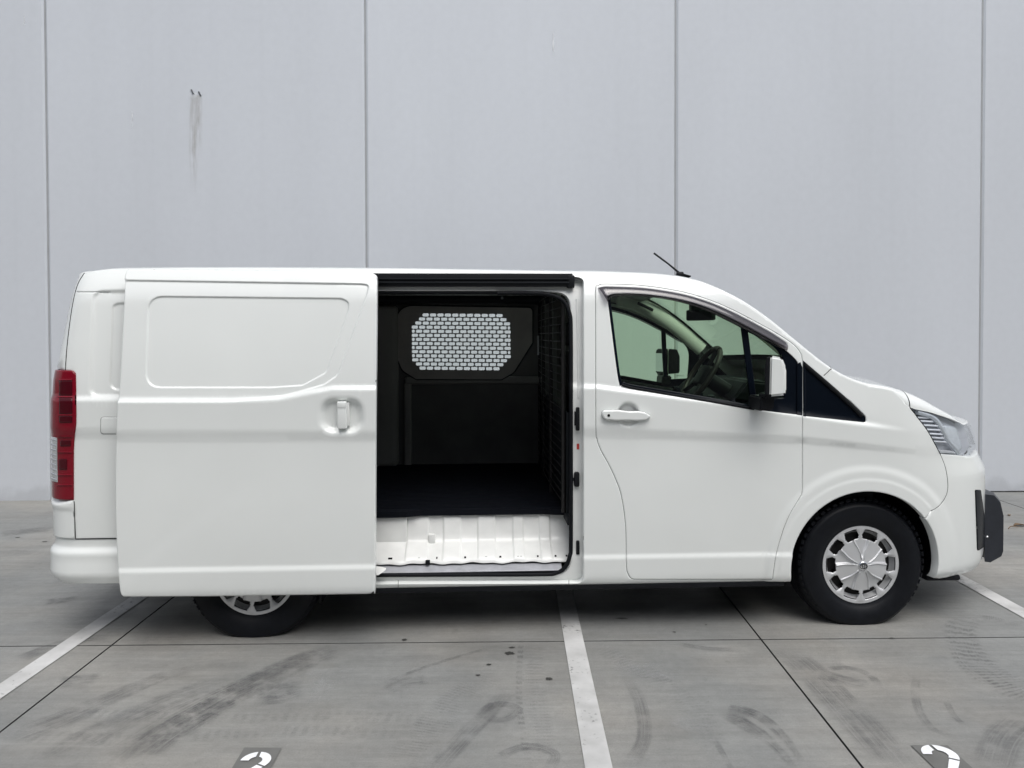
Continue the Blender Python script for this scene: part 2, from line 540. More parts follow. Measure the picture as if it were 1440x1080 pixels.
# ================================================================ SETTING: ground and wall
def concrete():
    m, nt, p, o = new_mat('concrete_slab')
    N, L = nt.nodes, nt.links
    tc = N.new('ShaderNodeTexCoord')
    def noise(scale, detail=6, rough=0.55, vec=None, dist=0.0):
        n = N.new('ShaderNodeTexNoise'); n.inputs['Scale'].default_value = scale; n.inputs['Detail'].default_value = detail
        n.inputs['Roughness'].default_value = rough; n.inputs['Distortion'].default_value = dist
        L.new(vec or tc.outputs['Object'], n.inputs['Vector']); return n.outputs['Fac']
    def mapr(v, a, b, c, d):
        r = N.new('ShaderNodeMapRange'); r.inputs['From Min'].default_value = a; r.inputs['From Max'].default_value = b
        r.inputs['To Min'].default_value = c; r.inputs['To Max'].default_value = d; L.new(v, r.inputs['Value']); return r.outputs[0]
    def mul(a, b):
        q = N.new('ShaderNodeMath'); q.operation = 'MULTIPLY'; L.new(a, q.inputs[0]); L.new(b, q.inputs[1]); return q.outputs[0]
    mp = N.new('ShaderNodeMapping'); mp.inputs['Scale'].default_value = (0.7, 9.0, 1.0); mp.inputs['Rotation'].default_value = (0, 0, 0.03)
    L.new(tc.outputs['Object'], mp.inputs['Vector'])
    mp2 = N.new('ShaderNodeMapping'); mp2.inputs['Scale'].default_value = (4.0, 60.0, 1.0)
    L.new(tc.outputs['Object'], mp2.inputs['Vector'])
    f = mapr(noise(0.55, 4, 0.6), 0.3, 0.7, 0.84, 1.16)
    f = mul(f, mapr(noise(2.6, 6, 0.62, dist=0.6), 0.3, 0.7, 0.90, 1.10))
    f = mul(f, mapr(noise(1.6, 5, 0.6, mp.outputs[0], 0.4), 0.3, 0.72, 0.90, 1.10))
    f = mul(f, mapr(noise(1.0, 3, 0.6, mp2.outputs[0]), 0.3, 0.7, 0.94, 1.06))
    f = mul(f, mapr(noise(26, 8, 0.7), 0.25, 0.75, 0.88, 1.12))
    f = mul(f, mapr(noise(7.5, 3, 0.5), 0.66, 0.74, 1.0, 0.86))
    f = mul(f, mapr(noise(140, 3, 0.6), 0.25, 0.75, 0.88, 1.12))
    f = mul(f, mapr(noise(90, 2, 0.5), 0.68, 0.74, 1.0, 0.72))
    tint = N.new('ShaderNodeMix'); tint.data_type = 'RGBA'
    tint.inputs[6].default_value = (0.215, 0.219, 0.212, 1); tint.inputs[7].default_value = (0.258, 0.249, 0.228, 1)
    L.new(mapr(noise(0.9, 4), 0.42, 0.66, 0, 1), tint.inputs[0])
    sc = N.new('ShaderNodeVectorMath'); sc.operation = 'SCALE'; L.new(tint.outputs[2], sc.inputs[0]); L.new(f, sc.inputs['Scale'])
    L.new(sc.outputs[0], p.inputs['Base Color'])
    L.new(mapr(noise(3.0, 6), 0.3, 0.7, 0.42, 0.66), p.inputs['Roughness'])
    b = N.new('ShaderNodeBump'); b.inputs['Strength'].default_value = 0.25; b.inputs['Distance'].default_value = 0.003
    L.new(noise(60, 6, 0.7), b.inputs['Height']); L.new(b.outputs[0], p.inputs['Normal'])
    return m
CONCRETE = concrete()
JOINT = simple('joint_sealant', (0.03, 0.03, 0.03), 0.9)
def wall_mat():
    m, nt, p, o = new_mat('painted_precast')
    N, L = nt.nodes, nt.links
    tc = N.new('ShaderNodeTexCoord')
    mp = N.new('ShaderNodeMapping'); mp.inputs['Scale'].default_value = (1.0, 1.0, 0.35); L.new(tc.outputs['Object'], mp.inputs['Vector'])
    n = N.new('ShaderNodeTexNoise'); n.inputs['Scale'].default_value = 0.9; n.inputs['Detail'].default_value = 5; L.new(mp.outputs[0], n.inputs['Vector'])
    r = N.new('ShaderNodeMapRange'); r.inputs['From Min'].default_value = 0.3; r.inputs['From Max'].default_value = 0.7
    r.inputs['To Min'].default_value = 0.972; r.inputs['To Max'].default_value = 1.028; L.new(n.outputs['Fac'], r.inputs['Value'])
    n2 = N.new('ShaderNodeTexNoise'); n2.inputs['Scale'].default_value = 14; n2.inputs['Detail'].default_value = 6; L.new(tc.outputs['Object'], n2.inputs['Vector'])
    r2 = N.new('ShaderNodeMapRange'); r2.inputs['From Min'].default_value = 0.3; r2.inputs['From Max'].default_value = 0.7
    r2.inputs['To Min'].default_value = 0.985; r2.inputs['To Max'].default_value = 1.015; L.new(n2.outputs['Fac'], r2.inputs['Value'])
    q = N.new('ShaderNodeMath'); q.operation = 'MULTIPLY'; L.new(r.outputs[0], q.inputs[0]); L.new(r2.outputs[0], q.inputs[1])
    s = N.new('ShaderNodeVectorMath'); s.operation = 'SCALE'; s.inputs[0].default_value = (0.60, 0.625, 0.66)
    oi = N.new('ShaderNodeObjectInfo'); ro = N.new('ShaderNodeMapRange'); ro.inputs['To Min'].default_value = 0.975; ro.inputs['To Max'].default_value = 1.02; L.new(oi.outputs['Random'], ro.inputs['Value'])
    q2 = N.new('ShaderNodeMath'); q2.operation = 'MULTIPLY'; L.new(q.outputs[0], q2.inputs[0]); L.new(ro.outputs[0], q2.inputs[1])
    mv = N.new('ShaderNodeMapping'); mv.inputs['Scale'].default_value = (9.0, 9.0, 0.12); L.new(tc.outputs['Object'], mv.inputs['Vector'])
    nv = N.new('ShaderNodeTexNoise'); nv.inputs['Scale'].default_value = 1.0; nv.inputs['Detail'].default_value = 4; L.new(mv.outputs[0], nv.inputs['Vector'])
    rv_ = N.new('ShaderNodeMapRange'); rv_.inputs['From Min'].default_value = 0.5; rv_.inputs['From Max'].default_value = 0.8; rv_.inputs['To Min'].default_value = 1.0; rv_.inputs['To Max'].default_value = 0.982; L.new(nv.outputs['Fac'], rv_.inputs['Value'])
    q3 = N.new('ShaderNodeMath'); q3.operation = 'MULTIPLY'; L.new(q2.outputs[0], q3.inputs[0]); L.new(rv_.outputs[0], q3.inputs[1])
    sz = N.new('ShaderNodeSeparateXYZ'); L.new(tc.outputs['Object'], sz.inputs[0])
    nd = N.new('ShaderNodeTexNoise'); nd.inputs['Scale'].default_value = 5.0; nd.inputs['Detail'].default_value = 6; L.new(tc.outputs['Object'], nd.inputs['Vector'])
    ad = N.new('ShaderNodeMath'); ad.operation = 'MULTIPLY_ADD'; ad.inputs[1].default_value = -0.35; L.new(nd.outputs['Fac'], ad.inputs[0]); L.new(sz.outputs[2], ad.inputs[2])
    rd_ = N.new('ShaderNodeMapRange'); rd_.interpolation_type = 'SMOOTHSTEP'; rd_.inputs['From Min'].default_value = -0.16; rd_.inputs['From Max'].default_value = -0.02; rd_.inputs['To Min'].default_value = 0.84; rd_.inputs['To Max'].default_value = 1.0; L.new(ad.outputs[0], rd_.inputs['Value'])
    q4 = N.new('ShaderNodeMath'); q4.operation = 'MULTIPLY'; L.new(q3.outputs[0], q4.inputs[0]); L.new(rd_.outputs[0], q4.inputs[1])
    L.new(q4.outputs[0], s.inputs['Scale'])
    L.new(s.outputs[0], p.inputs['Base Color'])
    setp(p, rough=0.5, spec=0.35)
    b = N.new('ShaderNodeBump'); b.inputs['Strength'].default_value = 0.12; b.inputs['Distance'].default_value = 0.002
    n3 = N.new('ShaderNodeTexNoise'); n3.inputs['Scale'].default_value = 35; n3.inputs['Detail'].default_value = 6; L.new(tc.outputs['Object'], n3.inputs['Vector'])
    L.new(n3.outputs['Fac'], b.inputs['Height']); L.new(b.outputs[0], p.inputs['Normal'])
    return m
WALL = wall_mat()
SEALANT = simple('grey_sealant', (0.36, 0.37, 0.38), 0.7, var=0.08, scale=6)

# wall line from two points of its foot
wa, wb = ground([(0, 704.3), (1400, 690.5)])
wdir = (wb - wa) / np.linalg.norm(wb - wa)
wnrm = np.array([wdir[1], -wdir[0]])           # towards the camera
w_phi = math.atan2(wdir[1], wdir[0])
def wall_hit(px):
    """distance along the wall and height where a pixel's ray meets the wall face"""
    d = rays(px); den = d[:, :2] @ wnrm; t = (wa @ wnrm) / den
    p = d[:, :2] * t[:, None]
    return np.column_stack([(p - wa) @ wdir, CAM_H + d[:, 2] * t])
wall = empty('precast_wall', (wa[0], wa[1], 0.0), w_phi)
tag(wall, 'tall pale grey precast concrete warehouse wall with vertical panel joints behind the van', 'wall', kind='thing')
ju = [wall_hit([(p, 330)])[0, 0] for p in (66.3, 514.8, 949.9, 1380.3)]
dj = (ju[3] - ju[0]) / 3
ju = [ju[0] - 2 * dj, ju[0] - dj] + ju + [ju[3] + dj, ju[3] + 2 * dj]
WALL_H = 9.2
def chamfer_panel(u0, u1):
    bm = bmesh.new()
    prof = [(u0, 0.15), (u0, 0.014), (u0 + 0.018, 0.0), (u1 - 0.018, 0.0), (u1, 0.014), (u1, 0.15)]
    a = [bm.verts.new((u, y, 0.0)) for u, y in prof]; b = [bm.verts.new((u, y, WALL_H)) for u, y in prof]
    n = len(prof)
    for i in range(n):
        bm.faces.new((a[i], a[(i + 1) % n], b[(i + 1) % n], b[i]))
    bm.faces.new(a[::-1]); bm.faces.new(b)
    return from_bm('panel', bm, WALL, wall)
for i in range(len(ju) - 1):
    chamfer_panel(ju[i] + 0.008, ju[i + 1] - 0.008)
for u in ju[1:-1]:
    box('sealant_joint', (u - 0.0078, 0.012, 0.003), (u + 0.0078, 0.08, WALL_H - 0.01), SEALANT, wall, bev=0)
# rust bleed from two old fixings, drip marks
def streak_mat(name, col, strength):
    m, nt, p, o = new_mat(name)
    N, L = nt.nodes, nt.links
    setp(p, base=col, rough=0.7)
    tc = N.new('ShaderNodeTexCoord')
    sep = N.new('ShaderNodeSeparateXYZ'); L.new(tc.outputs['UV'], sep.inputs[0])
    # fade to the sides (u) and downwards (v)
    a = N.new('ShaderNodeMath'); a.operation = 'PINGPONG'; a.inputs[1].default_value = 0.5; L.new(sep.outputs[0], a.inputs[0])
    r = N.new('ShaderNodeMapRange'); r.interpolation_type = 'SMOOTHSTEP'; r.inputs['From Max'].default_value = 0.45; L.new(a.outputs[0], r.inputs['Value'])
    r2 = N.new('ShaderNodeMapRange'); r2.interpolation_type = 'SMOOTHSTEP'; r2.inputs['From Min'].default_value = 0.0; r2.inputs['From Max'].default_value = 0.6; L.new(sep.outputs[1], r2.inputs['Value'])
    r3 = N.new('ShaderNodeMapRange'); r3.interpolation_type = 'SMOOTHSTEP'; r3.inputs['From Min'].default_value = 1.0; r3.inputs['From Max'].default_value = 0.95; L.new(sep.outputs[1], r3.inputs['Value'])
    mp = N.new('ShaderNodeMapping'); mp.inputs['Scale'].default_value = (30, 30, 4); L.new(tc.outputs['Object'], mp.inputs['Vector'])
    n = N.new('ShaderNodeTexNoise'); n.inputs['Scale'].default_value = 1.0; n.inputs['Detail'].default_value = 5; L.new(mp.outputs[0], n.inputs['Vector'])
    r4 = N.new('ShaderNodeMapRange'); r4.inputs['From Min'].default_value = 0.35; r4.inputs['From Max'].default_value = 0.65; L.new(n.outputs['Fac'], r4.inputs['Value'])
    v = None
    for x in (r, r2, r3, r4):
        if v is None: v = x.outputs[0]; continue
        q = N.new('ShaderNodeMath'); q.operation = 'MULTIPLY'; L.new(v, q.inputs[0]); L.new(x.outputs[0], q.inputs[1]); v = q.outputs[0]
    q = N.new('ShaderNodeMath'); q.operation = 'MULTIPLY'; q.inputs[1].default_value = strength; L.new(v, q.inputs[0]); L.new(q.outputs[0], p.inputs['Alpha'])
    return m
RUST = streak_mat('rust_bleed', (0.46, 0.43, 0.38), 0.38)
DRIP = streak_mat('white_drip', (0.85, 0.86, 0.88), 0.9)
def uv_quad_strip(name, left, right, mat, parent, smooth=False):
    """strip between two polylines (3D), UV u across, v 1->0 along"""
    n = len(left)
    V = list(left) + list(right)
    Fc = [(i, n + i, n + i + 1, i + 1) for i in range(n - 1)]
    ob = link(name, V, Fc, mat, parent, smooth=False)
    uv = ob.data.uv_layers.new(name='UVMap')
    for poly in ob.data.polygons:
        for li, vi in zip(poly.loop_indices, poly.vertices):
            uv.data[li].uv = (0.0 if vi < n else 1.0, 1 - (vi % n) / (n - 1))
    return ob
def wall_strip(name, x0, x1, y0, y1, mat, off=-0.0025):
    a = wall_hit([(x0, y0), (x1, y0), (x0, y1), (x1, y1)])
    n = 6
    left = [(a[0, 0] + (a[2, 0] - a[0, 0]) * k / n, off, a[0, 1] + (a[2, 1] - a[0, 1]) * k / n) for k in range(n + 1)]
    right = [(a[1, 0] + (a[3, 0] - a[1, 0]) * k / n, off, a[1, 1] + (a[3, 1] - a[1, 1]) * k / n) for k in range(n + 1)]
    return uv_quad_strip(name, left, right, mat, wall)
wall_strip('rust_stain', 264, 280, 131, 285, RUST)
wall_strip('rust_stain', 274, 286, 132, 222, RUST, -0.004)
wall_strip('paint_drip', 184, 188, 158, 184, DRIP)
wall_strip('paint_drip', 776, 780, 46, 84, DRIP)
wall_strip('paint_drip', 33, 36, 22, 42, DRIP)
FIXM = simple('weathered_steel', (0.13, 0.14, 0.15), 0.7, var=0.3, scale=80)
for (x, y) in ((270.5, 129), (281, 132)):
    q = wall_hit([(x, y)])[0]
    bm = bmesh.new()
    bm_box(bm, (-0.007, -0.008, -0.024), (0.007, 0.002, 0.024), 0.003, 2, Matrix.Translation((q[0], 0, q[1])) @ Matrix.Rotation(-0.45, 4, 'Y'))
    from_bm('broken_fixing', bm, FIXM, wall)

# unseen building front added behind the viewer: it keeps low skylight off this yard
BLOCK_CLAD = simple('sky_block_cladding', (0.20, 0.205, 0.21), 0.6, var=0.1, scale=0.8)
DOORM = simple('sky_block_door', (0.30, 0.31, 0.32), 0.5, var=0.06, scale=2)
sky_block = empty('warehouse', (0.0, -8.5, 0.0)); tag(sky_block, 'unseen dark grey front with roller doors, added behind the viewer to block low skylight', 'light blocker')
for k in range(10):
    box('panel', (-40 + k * 8 + 0.01, -0.2, 0.0), (-32 + k * 8 - 0.01, 0.0, 9.0), BLOCK_CLAD, sky_block, bev=0.01)
for k in range(5):
    rd = box('sky_block_door', (-36 + k * 16, 0.002, 0.0), (-32 + k * 16, 0.05, 4.5), DOORM, sky_block, bev=0.01)

# ---- ground: a base sheet to the horizon, cast slabs with open sawn joints on it
gm = bmesh.new()
for q in ((-400, -400), (400, -400), (400, 400), (-400, 400)): gm.verts.new((q[0], q[1], -0.012))
gm.faces.new(gm.verts)
GROUND = from_bm('ground', gm, CONCRETE)
tag(GROUND, kind='structure')
# joints: one parallel to the wall just before the van, others across
jA, jB = ground([(0, 909.0), (1440, 896.0)])
jc = [ground([(236, 846), (0, 1029.5)]), ground([(1032, 851), (1212.6, 1078.7)])]
jdir = (jB - jA) / np.linalg.norm(jB - jA)
jn = np.array([-jdir[1], jdir[0]])
def along(p): return float((np.asarray(p) - jA) @ jdir)
def across(p): return float((np.asarray(p) - jA) @ jn)
def cross_at(line):
    """u where a cross joint meets the long joint, and its lean du/dv"""
    u0, v0, u1, v1 = along(line[0]), across(line[0]), along(line[1]), across(line[1])
    k = (u1 - u0) / (v1 - v0)
    return u0 - k * v0, k
c0, c1 = cross_at(jc[0]), cross_at(jc[1])
step = c1[0] - c0[0]; lean = (c0[1] + c1[1]) / 2
cu = [c0[0] - 3 * step, c0[0] - 2 * step, c0[0] - step, c0[0], c1[0], c1[0] + step, c1[0] + 2 * step, c1[0] + 3 * step]
ck = [lean, lean, lean, c0[1], c1[1], lean, lean, lean]
wall_v = across(wa)
cv = [-9.9, -6.6, -3.3, 0.0, wall_v + 0.10]
GAP = 0.0032
def slab(i, j):
    v0, v1 = cv[j] + GAP, cv[j + 1] - GAP
    pts = []
    for (ui, v, sg) in ((i, v0, 1), (i + 1, v0, -1), (i + 1, v1, -1), (i, v1, 1)):
        u = cu[ui] + ck[ui] * v + sg * GAP
        pts.append(jA + jdir * u + jn * v)
    bm = bmesh.new()
    b = [bm.verts.new((p[0], p[1], -0.0115)) for p in pts]
    cen = sum(pts) / 4
    t0 = [bm.verts.new((p[0], p[1], -0.0025)) for p in pts]
    t1 = []
    for p in pts:
        d = cen - p; t1.append(bm.verts.new((p[0] + np.sign(d[0]) * 0.0018, p[1] + np.sign(d[1]) * 0.0018, 0.0)))
    for k in range(4):
        m = (k + 1) % 4
        bm.faces.new((b[k], b[m], t0[m], t0[k])); bm.faces.new((t0[k], t0[m], t1[m], t1[k]))
    bm.faces.new(t1)
    ob = from_bm('slab', bm, CONCRETE, GROUND)
    ob.data.materials.append(JOINT)
    for f in ob.data.polygons:
        if abs(f.normal.z) < 0.95: f.material_index = 1
    return ob
for i in range(len(cu) - 1):
    for j in range(len(cv) - 1): slab(i, j)
# dark filler in the joints
def joint_strip(p, q, w=GAP * 0.95):
    p, q = np.asarray(p), np.asarray(q); d = (q - p) / np.linalg.norm(q - p); n = np.array([-d[1], d[0]]) * w
    link('joint_filler', [(*(p + n), -0.008), (*(p - n), -0.008), (*(q - n), -0.008), (*(q + n), -0.008)], [(0, 3, 2, 1)], JOINT, GROUND, smooth=False)
for i in range(len(cu)):
    joint_strip(jA + jdir * (cu[i] + ck[i] * cv[0]) + jn * cv[0], jA + jdir * (cu[i] + ck[i] * cv[-1]) + jn * cv[-1])
for v in cv[1:-1]:
    joint_strip(jA + jdir * (cu[0] + 0) + jn * v, jA + jdir * cu[-1] + jn * v)

def line_paint():
    m, nt, p, o = new_mat('line_paint')
    N, L = nt.nodes, nt.links
    tc = N.new('ShaderNodeTexCoord')
    n = N.new('ShaderNodeTexNoise'); n.inputs['Scale'].default_value = 5; n.inputs['Detail'].default_value = 8; L.new(tc.outputs['Object'], n.inputs['Vector'])
    r = N.new('ShaderNodeValToRGB'); r.color_ramp.elements[0].position = 0.3; r.color_ramp.elements[0].color = (0.42, 0.42, 0.41, 1)
    r.color_ramp.elements[1].position = 0.62; r.color_ramp.elements[1].color = (0.62, 0.62, 0.61, 1); L.new(n.outputs['Fac'], r.inputs[0])
    L.new(r.outputs[0], p.inputs['Base Color'])
    n2 = N.new('ShaderNodeTexNoise'); n2.inputs['Scale'].default_value = 45; n2.inputs['Detail'].default_value = 6; L.new(tc.outputs['Object'], n2.inputs['Vector'])
    n3 = N.new('ShaderNodeTexNoise'); n3.inputs['Scale'].default_value = 3; n3.inputs['Detail'].default_value = 3; L.new(tc.outputs['Object'], n3.inputs['Vector'])
    a = N.new('ShaderNodeMath'); a.operation = 'MULTIPLY_ADD'; a.inputs[1].default_value = 0.6; L.new(n3.outputs['Fac'], a.inputs[0]); L.new(n2.outputs['Fac'], a.inputs[2])
    r2 = N.new('ShaderNodeMapRange'); r2.inputs['From Min'].default_value = 0.52; r2.inputs['From Max'].default_value = 0.66
    r2.inputs['To Min'].default_value = 0.25; r2.inputs['To Max'].default_value = 0.97; L.new(a.outputs[0], r2.inputs['Value']); L.new(r2.outputs[0], p.inputs['Alpha'])
    setp(p, rough=0.6)
    return m
LINEP = line_paint()
STENCIL = simple('stencil_white', (0.82, 0.83, 0.85), 0.55, var=0.08, scale=40)
PATCH = simple('grey_patch', (0.135, 0.135, 0.128), 0.6, var=0.12, scale=14)
def gstrip(name, p, q, w, mat, z=0.004):
    p, q = np.asarray(p), np.asarray(q); d = (q - p) / np.linalg.norm(q - p); n = np.array([-d[1], d[0]]) * w / 2
    return link(name, [(*(p - n), z), (*(q - n), z), (*(q + n), z), (*(p + n), z)], [(0, 1, 2, 3)], mat, GROUND, smooth=False)
for a, b in (((184, 848), (0, 973)), ((797, 850), (842, 1080)), ((1358, 818), (1440, 863))):
    A, B = ground([a, b]); d = (B - A) / np.linalg.norm(B - A)
    far = A - d * 2.6 if a[0] != 797 else A - d * 2.6
    gstrip('painted_line', far, A + d * 5.0, 0.10, LINEP)
# stencilled bay numbers: each a "2" on a grey patch, read from the aisle, cut by the stencil's bridges
def two_outline():
    """pieces of a stencil 2 in a 1 wide x 1.9 high box, x right, y up"""
    cx, cy, ro, ri = 0.5, 1.40, 0.50, 0.22
    def arcp(r, a0, a1, n=14, sx=1.0): return [(cx + r * sx * math.cos(math.radians(a0 + (a1 - a0) * k / n)), cy + r * math.sin(math.radians(a0 + (a1 - a0) * k / n))) for k in range(n + 1)]
    left = arcp(ro, 178, 97) + arcp(ri, 104, 178)                 # upper left hook
    right = arcp(ro, 86, -38) + arcp(ri, -50, 76)                 # upper right bowl
    tail = [(0.86, 1.03), (0.28, 0.27), (0.02, 0.27), (0.02, 0.30), (0.62, 1.16)]
    foot = [(0.0, 0.0), (1.0, 0.0), (1.0, 0.22), (0.0, 0.22)]
    return [left, right, tail, foot]
def bay_number(tl, tr, patch_top, m=0.13):
    """tl, tr: pixels of the top left and top right of the figure"""
    A, B = ground([tl, tr]); wv = np.linalg.norm(B - A); ex = (B - A) / wv; ey = np.array([-ex[1], ex[0]])
    H = 1.9
    for pc in two_outline():
        V = [(*(A + ex * wv * x + ey * wv * 1.05 * (y - H)), 0.008) for x, y in pc]
        bm = bmesh.new(); f = bm.faces.new([bm.verts.new(v) for v in V]); bmesh.ops.triangulate(bm, faces=[f])
        ob = from_bm('stencilled_number', bm, STENCIL, GROUND)
        if ob.data.polygons and ob.data.polygons[0].normal.z < 0: ob.data.flip_normals()
    tp = patch_top
    if tp is not None:
        V = [(*(A + ex * wv * x + ey * wv * 1.05 * y), 0.004) for x, y in ((-m - .02, tp), (1 + m, tp - .04), (1 + m, -H - 0.15), (-m, -H - 0.15))]
        ob = link('grey_patch', V, [(0, 1, 2, 3)], PATCH, GROUND, smooth=False)
        if ob.data.polygons[0].normal.z < 0: ob.data.flip_normals()
bay_number((345, 1060.5), (387, 1060.0), 0.34)
bay_number((1285.5, 1050.5), (1331, 1050.0), 0.06, 0.05)

# ---- tyre scuffs and marks worn into the slab
def scuff_mat(name, col, strength, tread=0.0, nscale=14.0, cut=(0.38, 0.62)):
    m, nt, p, o = new_mat(name)
    N, L = nt.nodes, nt.links
    setp(p, base=col, rough=0.75)
    tc = N.new('ShaderNodeTexCoord'); sep = N.new('ShaderNodeSeparateXYZ'); L.new(tc.outputs['UV'], sep.inputs[0])
    def smooth(v, a, b):
        r = N.new('ShaderNodeMapRange'); r.interpolation_type = 'SMOOTHSTEP'; r.inputs['From Min'].default_value = a; r.inputs['From Max'].default_value = b
        L.new(v, r.inputs['Value']); return r.outputs[0]
    def mul(a, b):
        q = N.new('ShaderNodeMath'); q.operation = 'MULTIPLY'; L.new(a, q.inputs[0]); L.new(b, q.inputs[1]); return q.outputs[0]
    def pp(v, k):
        q = N.new('ShaderNodeMath'); q.operation = 'PINGPONG'; q.inputs[1].default_value = k; L.new(v, q.inputs[0]); return q.outputs[0]
    n = N.new('ShaderNodeTexNoise'); n.inputs['Scale'].default_value = nscale; n.inputs['Detail'].default_value = 6; n.inputs['Roughness'].default_value = 0.65
    L.new(tc.outputs['Object'], n.inputs['Vector'])
    v = mul(smooth(pp(sep.outputs[0], 0.5), 0.0, 0.22), smooth(pp(sep.outputs[1], 0.5), 0.0, 0.22))
    v = mul(v, smooth(n.outputs['Fac'], *cut))
    mp = N.new('ShaderNodeMapping'); mp.inputs['Scale'].default_value = (26, 1.2, 1); L.new(tc.outputs['UV'], mp.inputs['Vector'])
    n2 = N.new('ShaderNodeTexNoise'); n2.inputs['Scale'].default_value = 1.0; n2.inputs['Detail'].default_value = 3; L.new(mp.outputs[0], n2.inputs['Vector'])
    v = mul(v, smooth(n2.outputs['Fac'], 0.25, 0.6))
    if tread > 0:
        w = N.new('ShaderNodeTexWave'); w.bands_direction = 'Y'; w.inputs['Scale'].default_value = tread; w.inputs['Distortion'].default_value = 2.6
        w.inputs['Detail'].default_value = 2; L.new(tc.outputs['UV'], w.inputs['Vector'])
        v = mul(v, smooth(w.outputs['Fac'], 0.25, 0.7))
    q = N.new('ShaderNodeMath'); q.operation = 'MULTIPLY'; q.inputs[1].default_value = strength; L.new(v, q.inputs[0]); L.new(q.outputs[0], p.inputs['Alpha'])
    return m
SCUFF = scuff_mat('tyre_scuff', (0.075, 0.077, 0.082), 0.40, cut=(0.3, 0.7))
FAINT = scuff_mat('faint_scuff', (0.11, 0.112, 0.116), 0.38, nscale=7, cut=(0.28, 0.7))
TREAD = scuff_mat('tread_mark', (0.09, 0.092, 0.095), 0.34, tread=9.0, nscale=9, cut=(0.32, 0.62))
TREADF = scuff_mat('faint_tread_mark', (0.14, 0.142, 0.145), 0.16, tread=14.0, nscale=9, cut=(0.35, 0.62))
PALE = scuff_mat('pale_scrape', (0.42, 0.43, 0.43), 0.22, nscale=9)
zlev = [0.0015]
def mark(name, pts, width, mat):
    """a mark along a photo-pixel path; width in metres (one value, or one per point)"""
    P = ground(spline(pts, 6.0))
    n = len(P); t = np.gradient(P, axis=0); t /= np.linalg.norm(t, axis=1)[:, None] + 1e-9
    nn = np.column_stack([-t[:, 1], t[:, 0]])
    w = np.interp(np.linspace(0, 1, n), np.linspace(0, 1, len(np.atleast_1d(width))), np.atleast_1d(width))[:, None] / 2
    zlev[0] += 0.00003
    a = np.column_stack([P + nn * w, np.full(n, zlev[0])]); b = np.column_stack([P - nn * w, np.full(n, zlev[0])])
    ob = uv_quad_strip(name, [tuple(x) for x in a], [tuple(x) for x in b], mat, GROUND)
    if ob.data.polygons[0].normal.z < 0: ob.data.flip_normals()
    return ob
mark('tyre_mark', [(505, 905), (430, 930), (340, 970), (255, 1015), (160, 1075)], [0.16, 0.22, 0.26, 0.28], SCUFF)
mark('tyre_mark', [(480, 905), (400, 935), (310, 985), (230, 1035), (170, 1085)], [0.12, 0.16, 0.2], FAINT)
mark('tyre_mark', [(290, 935), (220, 955), (150, 985), (80, 1015), (0, 1045)], [0.1, 0.16, 0.22], FAINT)
mark('tyre_mark', [(365, 985), (385, 974), (405, 968), (430, 965)], [0.10, 0.17, 0.12], SCUFF)
mark('tyre_mark', [(355, 988), (400, 982), (428, 972)], 0.10, FAINT)
mark('tyre_mark', [(78, 962), (105, 958), (140, 955)], 0.15, FAINT)
mark('tyre_mark', [(60, 848), (85, 845), (112, 842)], 0.14, SCUFF)
mark('tyre_mark', [(735, 880), (731, 930), (730, 980), (735, 1030), (745, 1085)], 0.035, TREAD)
mark('tyre_mark', [(752, 885), (752, 940), (758, 1000), (770, 1085)], 0.11, TREADF)
mark('tyre_mark', [(725, 960), (690, 1000), (650, 1040), (610, 1085)], 0.10, FAINT)
mark('tyre_mark', [(670, 1005), (700, 990), (728, 998), (710, 1012), (680, 1010)], 0.06, FAINT)
mark('tyre_mark', [(690, 1078), (715, 1058), (750, 1050), (780, 1062), (770, 1085)], 0.06, FAINT)
mark('tyre_mark', [(530, 965), (580, 945), (640, 925), (710, 906)], 0.03, SCUFF)
mark('tyre_mark', [(545, 975), (570, 960), (605, 955)], 0.12, FAINT)
mark('tyre_mark', [(1020, 992), (1045, 998), (1075, 1012), (1105, 1040), (1130, 1075)], [0.06, 0.08, 0.05, 0.03], SCUFF)
mark('tyre_mark', [(1018, 998), (1035, 1012), (1065, 1030), (1095, 1055), (1120, 1085)], [0.10, 0.10, 0.05, 0.04], SCUFF)
mark('tyre_mark', [(1020, 1000), (1040, 1004), (1062, 1012)], 0.16, FAINT)
mark('tyre_mark', [(1155, 942), (1195, 940), (1225, 952), (1240, 970)], [0.05, 0.06, 0.05], SCUFF)
mark('tyre_mark', [(1155, 948), (1190, 958), (1225, 965)], 0.13, FAINT)
mark('tyre_mark', [(1290, 945), (1287, 975), (1295, 1005), (1315, 1028), (1340, 1032)], 0.045, FAINT)
mark('tyre_mark', [(1330, 985), (1340, 1005), (1355, 1020)], 0.035, FAINT)
mark('tyre_mark', [(1380, 862), (1352, 880), (1355, 905), (1375, 935), (1420, 965), (1470, 985)], [0.15, 0.2, 0.26, 0.26], TREAD)
mark('tyre_mark', [(1375, 868), (1400, 872), (1440, 880)], 0.12, TREAD)
mark('tyre_mark', [(1160, 895), (1165, 920), (1175, 945)], 0.12, TREADF)
mark('tyre_mark', [(0, 1010), (150, 1005), (300, 1012), (470, 1008), (640, 1015)], 0.10, TREADF)
mark('tyre_mark', [(-20, 1035), (200, 1040), (420, 1028), (600, 1036)], 0.10, TREADF)
mark('tyre_mark', [(950, 905), (990, 912), (1040, 915)], 0.06, FAINT)
mark('tyre_mark', [(1005, 1040), (1015, 1058), (1030, 1085)], 0.03, FAINT)
mark('tyre_mark', [(1090, 905), (1130, 935), (1180, 985), (1240, 1050), (1270, 1085)], 0.2, FAINT)
mark('tyre_mark', [(880, 1085), (905, 1040), (900, 990), (880, 950)], 0.07, FAINT)
